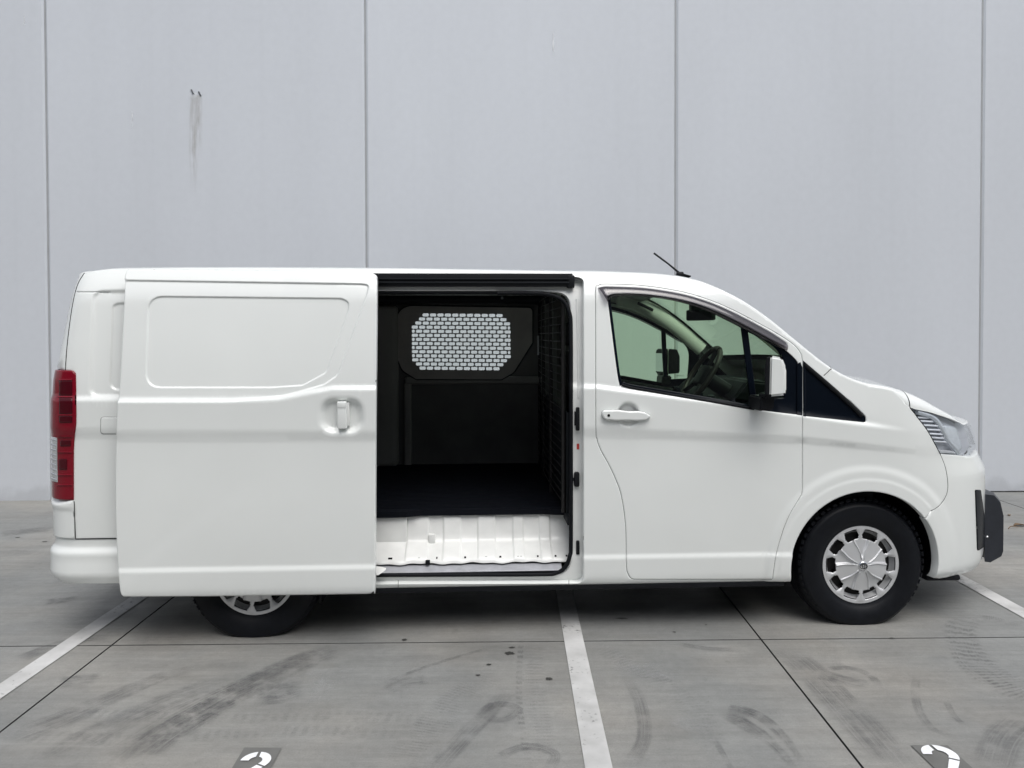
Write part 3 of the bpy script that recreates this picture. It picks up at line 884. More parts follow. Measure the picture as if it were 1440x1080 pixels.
mark('tyre_mark', [(820, 905), (870, 925), (930, 960), (985, 1010), (1010, 1070)], 0.14, TREADF)
mark('tyre_mark', [(1395, 1080), (1410, 1040), (1440, 1010)], 0.16, FAINT)
mark('tyre_mark', [(560, 1085), (590, 1040), (640, 985), (700, 945)], 0.18, TREADF)
mark('tyre_mark', [(20, 930), (90, 905), (160, 895)], 0.12, FAINT)
mark('tyre_mark', [(60, 1075), (140, 1030), (240, 985), (330, 955)], 0.2, FAINT)
mark('scrape', [(420, 960), (460, 950), (500, 948)], 0.2, PALE)
mark('scrape', [(440, 1000), (455, 970), (465, 950)], 0.12, PALE)
mark('scrape', [(860, 930), (900, 940), (960, 950)], 0.2, PALE)
mark('scrape', [(940, 1010), (1000, 1030)], 0.12, PALE)
mark('scrape', [(1256, 1047), (1268, 1060)], 0.012, PALE)
mark('tyre_mark', [(0, 775), (40, 778), (75, 776)], 0.12, TREADF)
mark('tyre_mark', [(-5, 752), (30, 748), (75, 745)], 0.25, FAINT)
SPOT = simple('oil_spot', (0.045, 0.045, 0.042), 0.5)
def spot(x, y, rx, ry):
    c = ground([(x, y)])[0]; V = []
    for k in range(18):
        a = 2 * math.pi * k / 18; r = 1 + random.uniform(-0.3, 0.3)
        V.append((c[0] + rx * r * math.cos(a), c[1] + ry * r * math.sin(a), 0.0022))
    link('oil_spot', V, [tuple(range(18))], SPOT, GROUND, smooth=False)
for s_ in ((716, 919, .026, .02), (720, 911, .016, .01), (772, 955, .015, .014), (569, 900, .014, .012), (687, 935, .012, .01), (672, 950, .010, .008),
           (1254, 898, .012, .008), (874, 870, .03, .012), (948, 889, .008, .008), (993, 879, .006, .006), (63, 762, .02, .012), (25, 756, .018, .012)):
    spot(*s_)

# ================================================================ THE VAN
van = empty('panel_van', tuple(VAN_O), VAN_PHI)
tag(van, 'white panel van with its side cargo door slid open before the grey wall', 'van')

def arc(cx, cz, r, a0, a1, n=60):
    a = np.radians(np.linspace(a0, a1, n))
    return np.column_stack([cx + r * np.cos(a), cz + r * np.sin(a)])
SILL = 0.252
# upper edge of the side skin, where it turns into roof, screen pillar and bonnet
ZE_PX = [(124, 385), (150, 382), (175, 381), (300, 380), (528, 381), (800, 385), (830, 385), (900, 387.3), (940, 390), (970, 394.8), (1000, 404), (1040, 423.5), (1080, 450), (1120, 482),
         (1160, 513.5), (1190, 531), (1220, 542), (1250, 548), (1265, 558), (1280, 573), (1310, 580.5), (1340, 590.5), (1355, 597.5)]
ze = S(spline(ZE_PX, 6.0))
ZE_S, ZE_Z = ze[:, 0], ze[:, 1]
o_ = np.argsort(ZE_S); ZE_S, ZE_Z = ZE_S[o_], ZE_Z[o_]
def z_edge(s): return np.interp(s, ZE_S, ZE_Z)
def s_at(px, py): return float(S([(px, py)])[0, 0])
def z_at(px, py): return float(S([(px, py)])[0, 1])

def crease_points(s0, s1, ring=True):
    s = np.arange(s0, s1, 0.02); out = []
    for X, Z, offs in ((ZS_X, ZS_Z, (-0.012, -0.004, 0.004, 0.011, 0.019, 0.026, 0.036)), (ZBH_X, ZBH_Z, (-0.004, 0.006, 0.014)), (ZBL_X, ZBL_Z, (-0.014, -0.006, 0.004))):
        for o in offs: out.append(np.column_stack([s, np.interp(s, X, Z) + o]))
    for o in (-0.02, -0.012, -0.004, 0.006, 0.014, 0.022): out.append(np.column_stack([s, np.full_like(s, ZK + o)]))
    if ring:
        for r in (0.57, 0.56, 0.549, 0.538, 0.526, 0.515, 0.505, 0.492, 0.485, 0.4775, 0.470, 0.462):
            out.append(arc(FWX, WZ, r, 0, 180, 120))
    return out

# ---- outlines traced from the photograph
DOOR_PX = spline([(846, 400), (870, 400.3), (900, 401.8), (930, 405.5), (960, 411), (985, 418), (1010, 427), (1035, 438.5), (1060, 451.5), (1085, 465), (1104, 476.5), (1118, 487), (1126, 498), (1128.3, 512)]) + \
          spline([(1128.3, 514), (1128, 560), (1127.6, 620), (1127.5, 688), (1125.5, 697), (1121, 705), (1112, 720), (1103, 740), (1095, 765), (1090, 785), (1086, 814.5)]) + \
          [(1086, 814.6)] + spline([(893, 814.6), (887, 812.5), (883.5, 806), (881.5, 795), (880.3, 740), (874.5, 698), (866, 673), (856, 652), (845, 632), (840, 617), (838.5, 600), (838.3, 480), (838.3, 409), (839.8, 403), (846, 400)])[:-1]
DOOR = ccw(S(dens(DOOR_PX, 3.0)))
HOLE_PX = spline([(853.5, 416), (856, 410.5), (864, 408.5), (900, 409.5), (935, 414), (965, 421.5), (1000, 434.5), (1035, 451), (1065, 467), (1092, 482.5), (1112, 498), (1122, 509), (1125.2, 520)]) + [(1125.2, 583)] + \
          spline([(1125, 584), (1060, 576), (1000, 565.5), (940, 555), (885, 545.5), (875, 541.5), (869, 533), (853.5, 416)])[:-1]
WINHOLE = ccw(S(dens(HOLE_PX, 3.0)))
TRI_PX = [(1131, 508), (1165, 537), (1198, 566), (1217, 584), (1220, 594, 3), (1212, 594.5, 3), (1131, 585.5)]
TRI = ccw(PX([(1131, 508), (1165, 537), (1198, 566), (1217.5, 585, 5), (1219, 594.8, 4), (1131, 585.5)]))
APER = ccw(PX([(470, 384, 8), (806, 388.4, 4), (821, 391, 10), (821, 820.5, 10), (470, 822, 8)]))
SEAM_B = S(spline([(1309, 718.5), (1318, 713.5), (1326, 705), (1332, 692), (1332.5, 676), (1329, 656), (1322, 638)]))
HOODSEAM = S(spline([(1322, 638), (1313, 621), (1304, 605), (1292, 589), (1279.5, 573)]))

# near body side
AR = 0.415
th0 = math.degrees(math.atan2(SEAM_B[0, 1] - WZ, SEAM_B[0, 0] - FWX)); rr0 = math.hypot(SEAM_B[0, 1] - WZ, SEAM_B[0, 0] - FWX)
angF = 180 + math.degrees(math.asin((WZ - SILL) / AR))
farch = arc(FWX, WZ, AR, angF, th0, 70)
farch_rest = arc(FWX, WZ, AR, th0, -math.degrees(math.asin((WZ - 0.245) / AR)), 30)
RZ = z_at(106, 757.5)
RAR = 0.40
rarch = arc(RWX, WZ, RAR, 180 - math.degrees(math.asin((RZ - WZ) / RAR)), -math.degrees(math.asin((WZ - SILL) / RAR)), 60)
TAIL_SEAM = S(spline([(119, 384), (113, 393), (108.5, 403), (104, 420), (100, 443), (96.5, 470), (94, 495), (92.5, 521)]))
top_s = np.arange(float(SEAM_B[0, 0]), 0, 1)
s_hood0 = HOODSEAM[-1, 0]
zecurve = ze[(ze[:, 0] < s_hood0 - 0.004) & (ze[:, 0] > TAIL_SEAM[0, 0] + 0.004)]
zecurve = zecurve[np.argsort(-zecurve[:, 0])]
LAMP_R = S(spline([(106.2, 525), (107, 560), (107, 595), (105, 612), (103.8, 640), (103.8, 703)]))
body_outer = np.vstack([
    [S([(106, 757.5)])[0]], dens([S([(106, 757.5)])[0], (rarch[0, 0], RZ)], 0.02, False)[1:-1], rarch,
    dens([rarch[-1], farch[0]], 0.02, False)[1:-1], farch, SEAM_B[1:], HOODSEAM[1:], zecurve,
    TAIL_SEAM, LAMP_R, S([(104.5, 730)])])
_, keep = np.unique(np.round(body_outer, 4), axis=0, return_index=True)
body_outer = body_outer[np.sort(keep)]
q_rec = Recess(PX([(131, 410, 14), (240, 408), (240, 557.5), (126.5, 556.5, 12)]), 0.012, 0.02)
q_rec2 = Recess(PX([(157, 427, 9), (240, 424), (240, 549), (153, 548, 12)]), 0.008, 0.012)
q_seam = Recess(PX([(107, 410), (153, 410.2), (153, 411.8), (107, 411.6)]), 0.005, 0.004)
body_near = skin('body_side', body_outer, [offset(DOOR, 0.0045), TRI, APER], PAINT, van, disp=[q_rec, q_rec2, q_seam],
                 lips=[0.03, 0.035, 0.012, 0.058], extra=crease_points(-2.3, 2.2))
# far side: the same skin with a closed sliding door
body_far = skin('body_side', body_outer, [offset(DOOR, 0.0045), TRI, APER], PAINT, van, lips=[0.03, 0.035, 0.012, 0.03], spacing=0.05, side='far')
FARWIN = ccw(PX([(560, 432, 22), (765, 434, 22), (765, 545, 22), (560, 545, 22)]))   # replaced below by a window sized from the mesh guard
# cargo window on the far sliding door, sized from the perforated guard seen through the opening
MY = 1.745
mg = PL([(556, 428), (750, 432), (750, 534), (556, 533)], MY)
FARWIN = ccw(rounded([(mg[0, 0] + 0.03, mg[0, 2] - 0.03, 0.09), (mg[1, 0] - 0.02, mg[1, 2] - 0.03, 0.09), (mg[2, 0] - 0.02, mg[2, 2] + 0.06, 0.09), (mg[3, 0] + 0.03, mg[3, 2] + 0.06, 0.09)], 0.02))
far_door = skin('sliding_door', offset(APER, -0.005), [FARWIN], PAINT, van, lips=[0.03, 0.02], spacing=0.05, side='far')
skin('window_glass', offset(FARWIN, -0.001), [], GLASS_C, far_door, d=0.008, lip=0, spacing=0.08, side='far')

# ---- front doors (near and far)
R_handle = Recess(ccw(S([(883.5 + 14.0 * math.cos(t), 583 + 15.5 * math.sin(t)) for t in np.linspace(0, 2 * math.pi, 41)[:-1]])), 0.024, 0.020)
G1 = ccw(S(dens(spline([(858.5, 420), (866, 413), (900, 414), (935, 418.5), (965, 426), (1000, 439), (1030, 453.5), (1043, 460.5)]) + [(1043.5, 461)] +
      [(1057.5, 569.5)] + spline([(1057, 570), (1000, 559.5), (940, 549.5), (888, 540.8), (878, 537), (872.5, 529), (858.5, 420)])[:-1], 3.0)))
G2 = ccw(S(dens(spline([(1052.5, 466), (1070, 475), (1087, 485.5), (1098, 497), (1103, 511), (1104, 530)]) + [(1104, 560), (1064.5, 562)], 3.0)))
for side, dspc in (('near', 0.03), ('far', 0.05)):
    fd = skin('front_door', DOOR, [WINHOLE], PAINT, van, lips=[0.03, 0.02], spacing=dspc, side=side, disp=[R_handle] if side == 'near' else [],
              extra=crease_points(0.35, 1.6) if side == 'near' else None)
    skin('door_seal', offset(DOOR, 0.0052), [offset(DOOR, -0.0022)], GAPDARK, fd, d=0.0045, lip=0, spacing=0.1, side=side)
    skin('window_frame', offset(WINHOLE, 0.006), [G1, G2], GLOSSBLACK, fd, d=0.007, lips=[0, 0.012, 0.012], spacing=0.06, side=side)
    skin('window_glass', offset(G1, 0.004), [], GLASS_W, fd, d=0.014, lip=0, spacing=0.06, side=side)
    skin('quarter_glass', offset(G2, 0.004), [], GLASS_W, fd, d=0.014, lip=0, spacing=0.06, side=side)
    skin('corner_window', offset(TRI, 0.003), [], GLOSSBLACK, van, d=0.006, lip=0, spacing=0.03, side=side)
    skin('sail_cover', ccw(S(dens([(1121, 512), (1125.5, 509), (1128.3, 517), (1128.3, 584.2), (1121, 583.3)], 3))), [], GLOSSBLACK, fd, d=-0.0012, lip=0.002, spacing=0.02, side=side, round_=0.0008)
    skin('corner_cover', ccw(S(dens([(1129.3, 507), (1133, 510.5), (1133, 585.6), (1129.3, 585.2)], 3))), [], GLOSSBLACK, van, d=-0.0012, lip=0.002, spacing=0.02, side=side, round_=0.0008)
    # ridge along the upper edge of the black corner panel
    rp = S(spline([(1131, 512), (1164, 540.5), (1196, 569), (1212, 585)], 6))
    pr, _ = shell(rp[:, 0], rp[:, 1], 0.002)
    tube('corner_ridge', [(p[0], p[1] if side == 'near' else W - p[1], p[2]) for p in pr], 0.011, BLACK, van, n=8)
    # weather shield over the window
    vis_t = S(spline([(840.5, 404), (846, 401.6), (870, 402), (900, 403.3), (930, 407), (960, 412.5), (985, 419.5), (1010, 428.5), (1035, 440), (1060, 453), (1085, 467), (1106, 481)], 4))
    vis_b = S(spline([(853, 424), (858, 418.5), (878, 416.3), (905, 417.5), (935, 421.5), (962, 427.5), (988, 436), (1012, 446.5), (1036, 458.5), (1058, 470), (1080, 482.5), (1104, 493)], 4))
    n = 60
    def resamp(c):
        L = np.concatenate([[0], np.cumsum(np.hypot(*np.diff(c, axis=0).T))]); t = np.linspace(0, L[-1], n)
        return np.column_stack([np.interp(t, L, c[:, 0]), np.interp(t, L, c[:, 1])])
    vt, vb = resamp(vis_t), resamp(vis_b)
    V = []; Fv = []
    for k, (w, dd) in enumerate(((0.0, -0.002), (0.12, -0.018), (0.4, -0.030), (0.75, -0.034), (0.97, -0.031), (1.0, -0.026))):
        c = vt * (1 - w) + vb * w; p, _ = shell(c[:, 0], c[:, 1], dd); V += [tuple(q) for q in p]
    for k in range(5):
        for i in range(n - 1): Fv.append((k * n + i, (k + 1) * n + i, (k + 1) * n + i + 1, k * n + i + 1))
    if side == 'far': V = [(x, W - y, z) for x, y, z in V]; Fv = [t[::-1] for t in Fv]
    ws = link('weather_shield', V, Fv, SMOKE, fd)
    ws.modifiers.new('thick', 'SOLIDIFY').thickness = 0.003
    # belt seal under the glass
    bs = S(spline([(874, 541), (886, 544.8), (940, 554.3), (1000, 564.5), (1060, 575)], 8)); p, _ = shell(bs[:, 0], bs[:, 1], -0.001)
    tube('belt_seal', [(q[0], q[1] if side == 'near' else W - q[1], q[2]) for q in p], 0.007, RUBBER, fd, n=8)
    if side == 'near': near_door = fd
    else: far_fdoor = fd
# near door handle: a bar over its cup, key barrel at the rear end
def handle_mesh():
    px = rounded([(846.5, 583, 6), (848, 577.6, 5), (868, 577, 3), (884, 579.2, 3), (897, 578.8, 3), (906, 580.5, 3), (914.5, 585.3, 2), (905, 589.6, 3), (893, 590.4, 3), (884, 589.6, 3), (866, 590, 4), (850, 588.6, 6)], 2.0)
    return ccw(S(px))
H = handle_mesh()
skin('handle_gap', offset(H, 0.005), [], RUBBER, near_door, d=-0.001, lip=0, spacing=0.02)
hb = skin('door_handle', H, [], PAINT, near_door, d=-0.022, lip=0.022, spacing=0.006, round_=0.006)
c = shell(*S([(855, 583.5)])[0], -0.0235)[0]
V, Fc = lathe_y([(0.0, -0.001), (0.007, -0.001), (0.007, 0.003)], 16)
key = link('key_barrel', [(x + c[0], y + c[1], z + c[2]) for x, y, z in V], Fc, GAPDARK, hb)

# ---- door mirrors
def mirror_unit(side, parent):
    YM = -0.17
    p0, p1 = P1(1072, 500, YM), P1(1101, 557, YM)
    x0, x1, z1, z0 = p0[0], p1[0], p0[2], p1[2]
    def prism(name, poly, y0, y1, mat, par, bev=0.008, shear=True):
        bm = bmesh.new()
        sh = 0.40 * (y1 - y0) if shear else 0.0
        s0 = 0.40 * (y0 - YM + 0.04) if shear else 0.0
        a = [bm.verts.new((x + s0, y0, z)) for x, z in poly]; b = [bm.verts.new((x + s0 + sh, y1, z)) for x, z in poly]
        n = len(poly)
        bm.faces.new(a); bm.faces.new(b[::-1])
        for i in range(n): bm.faces.new((a[i], b[i], b[(i + 1) % n], a[(i + 1) % n]))
        if bev: bmesh.ops.bevel(bm, geom=list(bm.edges), offset=bev, segments=3, affect='EDGES')
        if side == 'far':
            for v in bm.verts: v.co.y = W - v.co.y
        ob = from_bm(name, bm, mat, par, smooth=True, sharp=40)
        if name == 'mirror_cover':
            ob.data.materials.append(BLACK)
            for f in ob.data.polygons:
                if (f.normal.y if side == 'near' else -f.normal.y) > 0.35: f.material_index = 1
        return ob
    w, h = x1 - x0, z1 - z0
    cover = prism('mirror_cover', [(x0 + w * .18, z0), (x1 - w * .06, z0 + h * .03), (x1, z0 + h * .12), (x1, z0 + h * .70), (x1 - w * .20, z0 + h * .95), (x0 + w * .22, z1)], YM - 0.04, YM + 0.09, PAINT, parent, 0.012)
    prism('mirror_back', [(x0 + w * .22, z0 + 0.004), (x1 - w * .02, z0 + h * .05), (x1 + w * .02, z0 + h * .12), (x1 + w * .02, z0 + h * .70), (x1 - w * .18, z0 + h * .96), (x0 + w * .24, z1 - 0.003)], YM + 0.088, YM + 0.102, BLACK, cover, 0.004) if side == 'far' else None
    prism('mirror_rim', [(x0, z0 + 0.008), (x0 + w * .20, z0), (x0 + w * .24, z1 - 0.002), (x0 + w * .10, z1 - 0.006), (x0, z1 - 0.03)], YM - 0.036, YM + 0.087, BLACK, cover, 0.006)
    prism('mirror_glass', [(x0 - 0.002, z0 + 0.02), (x0 + 0.006, z0 + 0.02), (x0 + 0.006, z1 - 0.04), (x0 - 0.002, z1 - 0.04)], YM - 0.028, YM + 0.075, CHROME, cover, 0)
    a0, a1 = P1(1072, 558, YM), P1(1092, 577, YM + 0.1)
    prism('mirror_foot', [(x0 + w * .1, z0 - 0.012), (x1 - w * .25, z0 - 0.012), (x1 - w * .25, z0 + 0.012), (x0 + w * .1, z0 + 0.012)], YM - 0.02, YM + 0.08, BLACK, cover, 0.006, False)
    prism('mirror_arm', [(x0 - w * .05, z0 - h * .38), (x1 - w * .35, z0 - h * .34), (x1 - w * .30, z0 - 0.005), (x0, z0 - 0.005)], YM + 0.02, 0.03, BLACK, cover, 0.008, False)
    tube('sail_trim', [(x1, 0.004 if side == 'near' else W - 0.004, z0 - h * .02), (x1 + 0.075, 0.004 if side == 'near' else W - 0.004, z0 - h * .04)], 0.0025, ALU, parent, n=6)
mirror_unit('near', near_door); mirror_unit('far', far_fdoor)

# ---- sliding door, run back along the side
OFF = -0.105
SD_PX = spline([(179.5, 379), (176, 388), (174.5, 410), (171.5, 470), (168, 530), (165, 575), (163.3, 630), (162.8, 700), (164.2, 760), (167.5, 815), (169.5, 832)]) + [(171, 836.5), (174, 838.8)] + \
        [(300, 838.3), (515, 835)] + spline([(521, 834.5), (525.5, 831), (526.8, 824), (527.3, 700), (528, 560), (529.3, 420), (529.3, 394), (527.5, 387), (521, 384), (512, 383.3)]) + [(300, 379.6)]
SDOOR = ccw(S(dens(SD_PX, 3.0), OFF))
def PXD(pts): return ccw(S(rounded(pts, 2.5), OFF))
r1 = Recess(PXD([(120, 393.2), (508, 399.3), (519, 400.8, 8), (515.5, 414, 8), (474, 528, 12), (455, 541, 16), (400, 556.5, 25), (330, 564), (120, 564.5)]), 0.010, 0.008)
r2 = Recess(PXD([(207.5, 416.5, 22), (479, 419.5, 16), (490, 424, 8), (489, 436, 10), (458, 524, 14), (425, 542, 16), (380, 545), (203.5, 545, 22)]), 0.008, 0.007)
r3 = Recess(PXD([(453, 563.5, 19), (507.5, 563.5, 19), (507.5, 606.5, 19), (453, 606.5, 19)]), 0.032, 0.034)
sdoor = skin('sliding_door', SDOOR, [], PAINT, van, d=OFF, disp=[r1, r2, r3], lip=0.04, extra=crease_points(-2.1, -0.6, False), round_=0.004)
skin('inner_panel', offset(SDOOR, -0.004), [], TRIM, sdoor, d=OFF + 0.045, lip=0, spacing=0.12)
hp = S([(474, 564.5), (489.5, 603.5)], OFF)
def yl(s, z, d): return float(shell(s, z, d)[0][1])
hs = (hp[0] + hp[1]) / 2; hw = (hp[1, 0] - hp[0, 0]) / 2; hh = (hp[0, 1] - hp[1, 1]) / 2
yh = yl(hs[0], hs[1], OFF)
hbar = box('door_handle', (hs[0] - hw * .93, yh - 0.014, hs[1] - hh * .97), (hs[0] + hw * .80, yh + 0.02, hs[1] + hh), PAINT, sdoor, bev=0.006, seg=3)
box('handle_cap', (hs[0] - hw * .9, yh - 0.0165, hs[1] + hh * .55), (hs[0] + hw * .78, yh - 0.006, hs[1] + hh * .96), PAINT, hbar, bev=0.003)
box('handle_backing', (hs[0] - hw * 1.05, yh + 0.012, hs[1] - hh * .8), (hs[0] + hw * 1.2, yh + 0.03, hs[1] + hh * .9), GREYJAMB, hbar, bev=0.003)
# weather strip on its leading edge
ed = S(spline([(526, 400), (525, 560), (524, 700), (523, 822)], 10), OFF); p, _ = shell(ed[:, 0], ed[:, 1], OFF + 0.043)
tube('edge_seal', p, 0.011, RUBBER, sdoor, n=8)

# ---- fuel flap
FF = PX([(142, 587, 4), (200, 587, 4), (200, 610, 4), (142, 610, 4)], step=2)
skin('flap_gap', offset(FF, 0.0025), [], GAPDARK, van, d=-0.0006, lip=0, spacing=0.03)
skin('fuel_flap', FF, [], PAINT, van, d=-0.0022, lip=0.002, spacing=0.015, round_=0.001)

# ---- tail lamps, tailgate, bumpers (both sides)
zl1, zl0 = z_at(100, 521.5), z_at(100, 702.5)
s_l = s_at(76, 610) - 0.10
LR_ = S(spline([(103, 522), (106, 525.5), (106.6, 560), (106.6, 595), (104.6, 612), (103.2, 640), (103.2, 702)], 4))
lamp_out = ccw(np.vstack([LR_, dens([(LR_[-1, 0], zl0), (s_l, zl0)], 0.02, False)[1:], dens([(s_l, zl0), (s_l, zl1)], 0.03, False)[1:], dens([(s_l, zl1), (LR_[0, 0], zl1)], 0.02, False)[1:-1]]))
def lampbox(name, x0, y0, x1, y1, mat, par, d, side, r=1.5):
    skin(name, ccw(S(rounded([(x0, y0, r), (x1, y0, r), (x1, y1, r), (x0, y1, r)], 2.0))), [], mat, par, d=d, lip=0.004, spacing=0.01, side=side, round_=0.001)
for side in ('near', 'far'):
    tl = skin('tail_lamp', lamp_out, [], REDLENS, van, d=-0.008, lip=0.03, spacing=0.012, side=side, round_=0.005)
    skin('lamp_gap', offset(lamp_out, 0.004), [], GAPDARK, tl, d=0.004, lip=0, spacing=0.04, side=side)
    for (y0, y1) in ((535, 556), (559, 582), (585, 594)): lampbox('lamp_cell', 85.5, y0, 103, y1, REDDARK, tl, -0.0105, side)
    for y in (533.5, 557.5, 583.5, 614, 635.5, 667.5, 681.5): lampbox('lamp_rib', 84, y - 0.7, 103, y + 0.7, REDLENS, tl, -0.012, side, 0.4)
    lampbox('lamp_cell', 87, 619, 101, 627, REDDARK, tl, -0.0105, side)
    lampbox('lamp_cell', 85, 645, 96, 660, REDDARK, tl, -0.0105, side)
    sA, sB = s_at(82.5, 640), s_at(76, 640) - 0.03
    zz0, zz1 = z_at(90, 678), z_at(90, 616)
    skin('reversing_lens', ccw(rounded([(sB, zz0), (sA, zz0), (sA, zz1), (sB, zz1)], 0.01)), [], CLEARLENS, tl, d=-0.0105, lip=0.004, spacing=0.012, side=side)
    for k in range(9):
        zc = zz0 + (zz1 - zz0) * (k + 0.5) / 9
        skin('lens_prism', ccw(rounded([(sB, zc - .0035), (sA - .004, zc - .0035), (sA - .004, zc + .0035), (sB, zc + .0035)], 0.01)), [], PORC, tl, d=-0.0112, lip=0.003, spacing=0.012, side=side)
tg = np.vstack([[(S_MIN, z_edge(-3))], dens([(S_MIN, float(z_edge(-3))), TAIL_SEAM[0] - (0.005, 0)], 0.03, False)[1:-1], TAIL_SEAM - (0.005, 0), [(s_l - 0.006, zl1)],
                dens([(s_l - 0.006, zl1), (s_l - 0.006, RZ + 0.004)], 0.03, False)[1:], dens([(s_l - 0.006, RZ + 0.004), (S_MIN, RZ + 0.004)], 0.03, False)[1:-1], dens([(S_MIN, RZ + 0.004), (S_MIN, float(z_edge(-3)))], 0.05, False)[:-1]])
tw0, tw1 = 1.38, 1.74
TGW = ccw(rounded([(S_MIN + 0.25, tw0, .05), (S_MIN + 0.75, tw0, .05), (S_MIN + 0.72, tw1, .05), (S_MIN + 0.25, tw1, .05)], 0.03))
tailgate = skin('tailgate', ccw(tg), [], PAINT, van, lip=0.02, spacing=0.05, side='both')
skin('rear_window', ccw(np.vstack([dens([(S_MIN, tw0), (S_MIN + 0.70, tw0)], .03, False), dens([(S_MIN + 0.70, tw0), (S_MIN + 0.66, tw1)], .03, False)[1:], dens([(S_MIN + 0.66, tw1), (S_MIN, tw1)], .03, False)[1:], dens([(S_MIN, tw1), (S_MIN, tw0)], .03, False)[1:-1]])), [], GLOSSBLACK, tailgate, d=-0.003, lip=0.002, spacing=0.06, side='both')
def seam(name, path, r=0.0028, d=0.0015, mirror=True):
    p, _ = shell(path[:, 0], path[:, 1], d)
    tube(name, p, r, GAPDARK, van, n=6)
    if mirror: tube(name, [(a, W - b, c) for a, b, c in p], r, GAPDARK, van, n=6)
seam('tailgate_seam', TAIL_SEAM - (0.0025, 0), 0.0035)
seam('bumper_seam', SEAM_B, 0.0016, 0.0005)
seam('bonnet_seam', HOODSEAM, 0.003, 0.001)
seam('quarter_seam', S(dens([(104.2, 705), (106, 757)], 4, False)), 0.0022, 0.0)
seam('rear_bumper_seam', np.array([(x, RZ - 0.0015) for x in np.linspace(s_at(106, 757), rarch[0, 0], 12)]), 0.0022, 0.0)

class ZStep:
    def __init__(self, z0, z1, depth, s0=-9, s1=9): self.a = (z0, z1, depth, s0, s1)
    def __call__(self, s, z): return self.a[2] * smoothstep(self.a[0], self.a[1], z)
    def points(self):
        z0, z1 = self.a[:2]
        return np.vstack([np.column_stack([np.arange(max(self.a[3], S_MIN), min(self.a[4], S_MAX), 0.02), np.full(len(np.arange(max(self.a[3], S_MIN), min(self.a[4], S_MAX), 0.02)), z0 + (z1 - z0) * k)]) for k in (-.3, 0, .25, .5, .75, 1, 1.3)])
# rear bumper
RB0 = z_at(130, 821)
ang0 = 180 - math.degrees(math.asin((RZ - 0.004 - WZ) / RAR)); ang1 = 180 + math.degrees(math.asin((WZ - RB0) / RAR))
rb_arch = arc(RWX, WZ, RAR, ang0, ang1, 24)
rb = np.vstack([dens([(S_MIN, RZ - 0.004), rb_arch[0]], 0.02, False)[:-1], rb_arch, dens([rb_arch[-1], (-2.2, RB0 + 0.003), (-2.45, RB0 + 0.018), (S_MIN, RB0 + 0.03)], 0.03, False)[1:], dens([(S_MIN, RB0 + 0.03), (S_MIN, RZ - 0.004)], 0.03, False)[1:-1]])
zb1, zb2 = z_at(120, 768), z_at(120, 779)
rear_bumper = skin('rear_bumper', ccw(rb), [], PAINT, van, d=-0.022, disp=[ZStep(zb2, zb1, 0.024, -9, -1.6), ZStep(RB0 + 0.05, RB0 - 0.005, 0.02, -9, -1.6)], lip=0.04, spacing=0.03, side='both', round_=0.004)
bc = np.vstack([dens([(s_l, RZ + 0.0025), tuple(S([(104.5, 757)])[0] * (1, 0) + (0, RZ + 0.0025))], .02, False)[:-1], S(dens([(105, 757), (103.8, 703.8)], 4, False)), [(s_l, zl0 - 0.004)], dens([(s_l, zl0 - 0.004), (s_l, RZ + 0.0025)], .02, False)[1:-1]])
zc1, zc2 = z_at(95, 712), z_at(95, 720)
for side in ('near', 'far'):
    skin('bumper_corner', ccw(bc), [], PAINT, van, d=-0.006, disp=[ZStep(zc2, zc1, -0.006, s_l - 0.05, -2.1)], lip=0.02, spacing=0.02, side=side)
# front bumper
FB0 = 0.232
bot = [(farch_rest[-1, 0], 0.245), (2.35, 0.238), (2.6, 0.236), (2.9, 0.236), (S_MAX, 0.236)]
tops = S(spline([(1323.5, 638.5), (1345, 640), (1366, 641.8)], 5))
zbt = float(tops[-1, 1])
fb = np.vstack([SEAM_B[::-1][1:], farch_rest[1:], dens(bot, 0.03, False)[1:], dens([(S_MAX, 0.236), (S_MAX, zbt)], 0.04, False)[1:], dens([(S_MAX, zbt), (tops[-1, 0] + 0.02, zbt)], 0.03, False)[1:], tops[::-1]])
fb = ccw(fb)
fbx = [np.column_stack([np.arange(2.1, S_MAX, 0.02), np.full(len(np.arange(2.1, S_MAX, 0.02)), z)]) for z in (0.26, 0.28, 0.30, 0.74, 0.76, 0.77, 0.78, 0.79, 0.80, 0.82, 0.84, 0.86)]
low_rec = Recess(np.vstack([dens([(2.55, 0.36), (S_MAX + .1, 0.36)], .03, False), dens([(S_MAX + .1, 0.36), (S_MAX + .1, 0.66)], .03, False)[1:], dens([(S_MAX + .1, .66), (2.78, 0.66)], .03, False)[1:-1]]), 0.004, 0.03)
front_bumper = skin('front_bumper', offset(fb, -0.002), [], PAINT, van, d=0.0, disp=[], lip=0.05, spacing=0.03, side='both', extra=fbx)
fogp = ccw(S(rounded([(1371, 689, 1.5), (1378.5, 689, 1.5), (1384.2, 730), (1384.2, 768, 3), (1374, 775, 2)], 2.0)))
for side in ('near', 'far'):
    fg = skin('fog_slot', fogp, [], GLOSSBLACK, front_bumper, d=-0.004, lip=0.004, spacing=0.012, side=side)
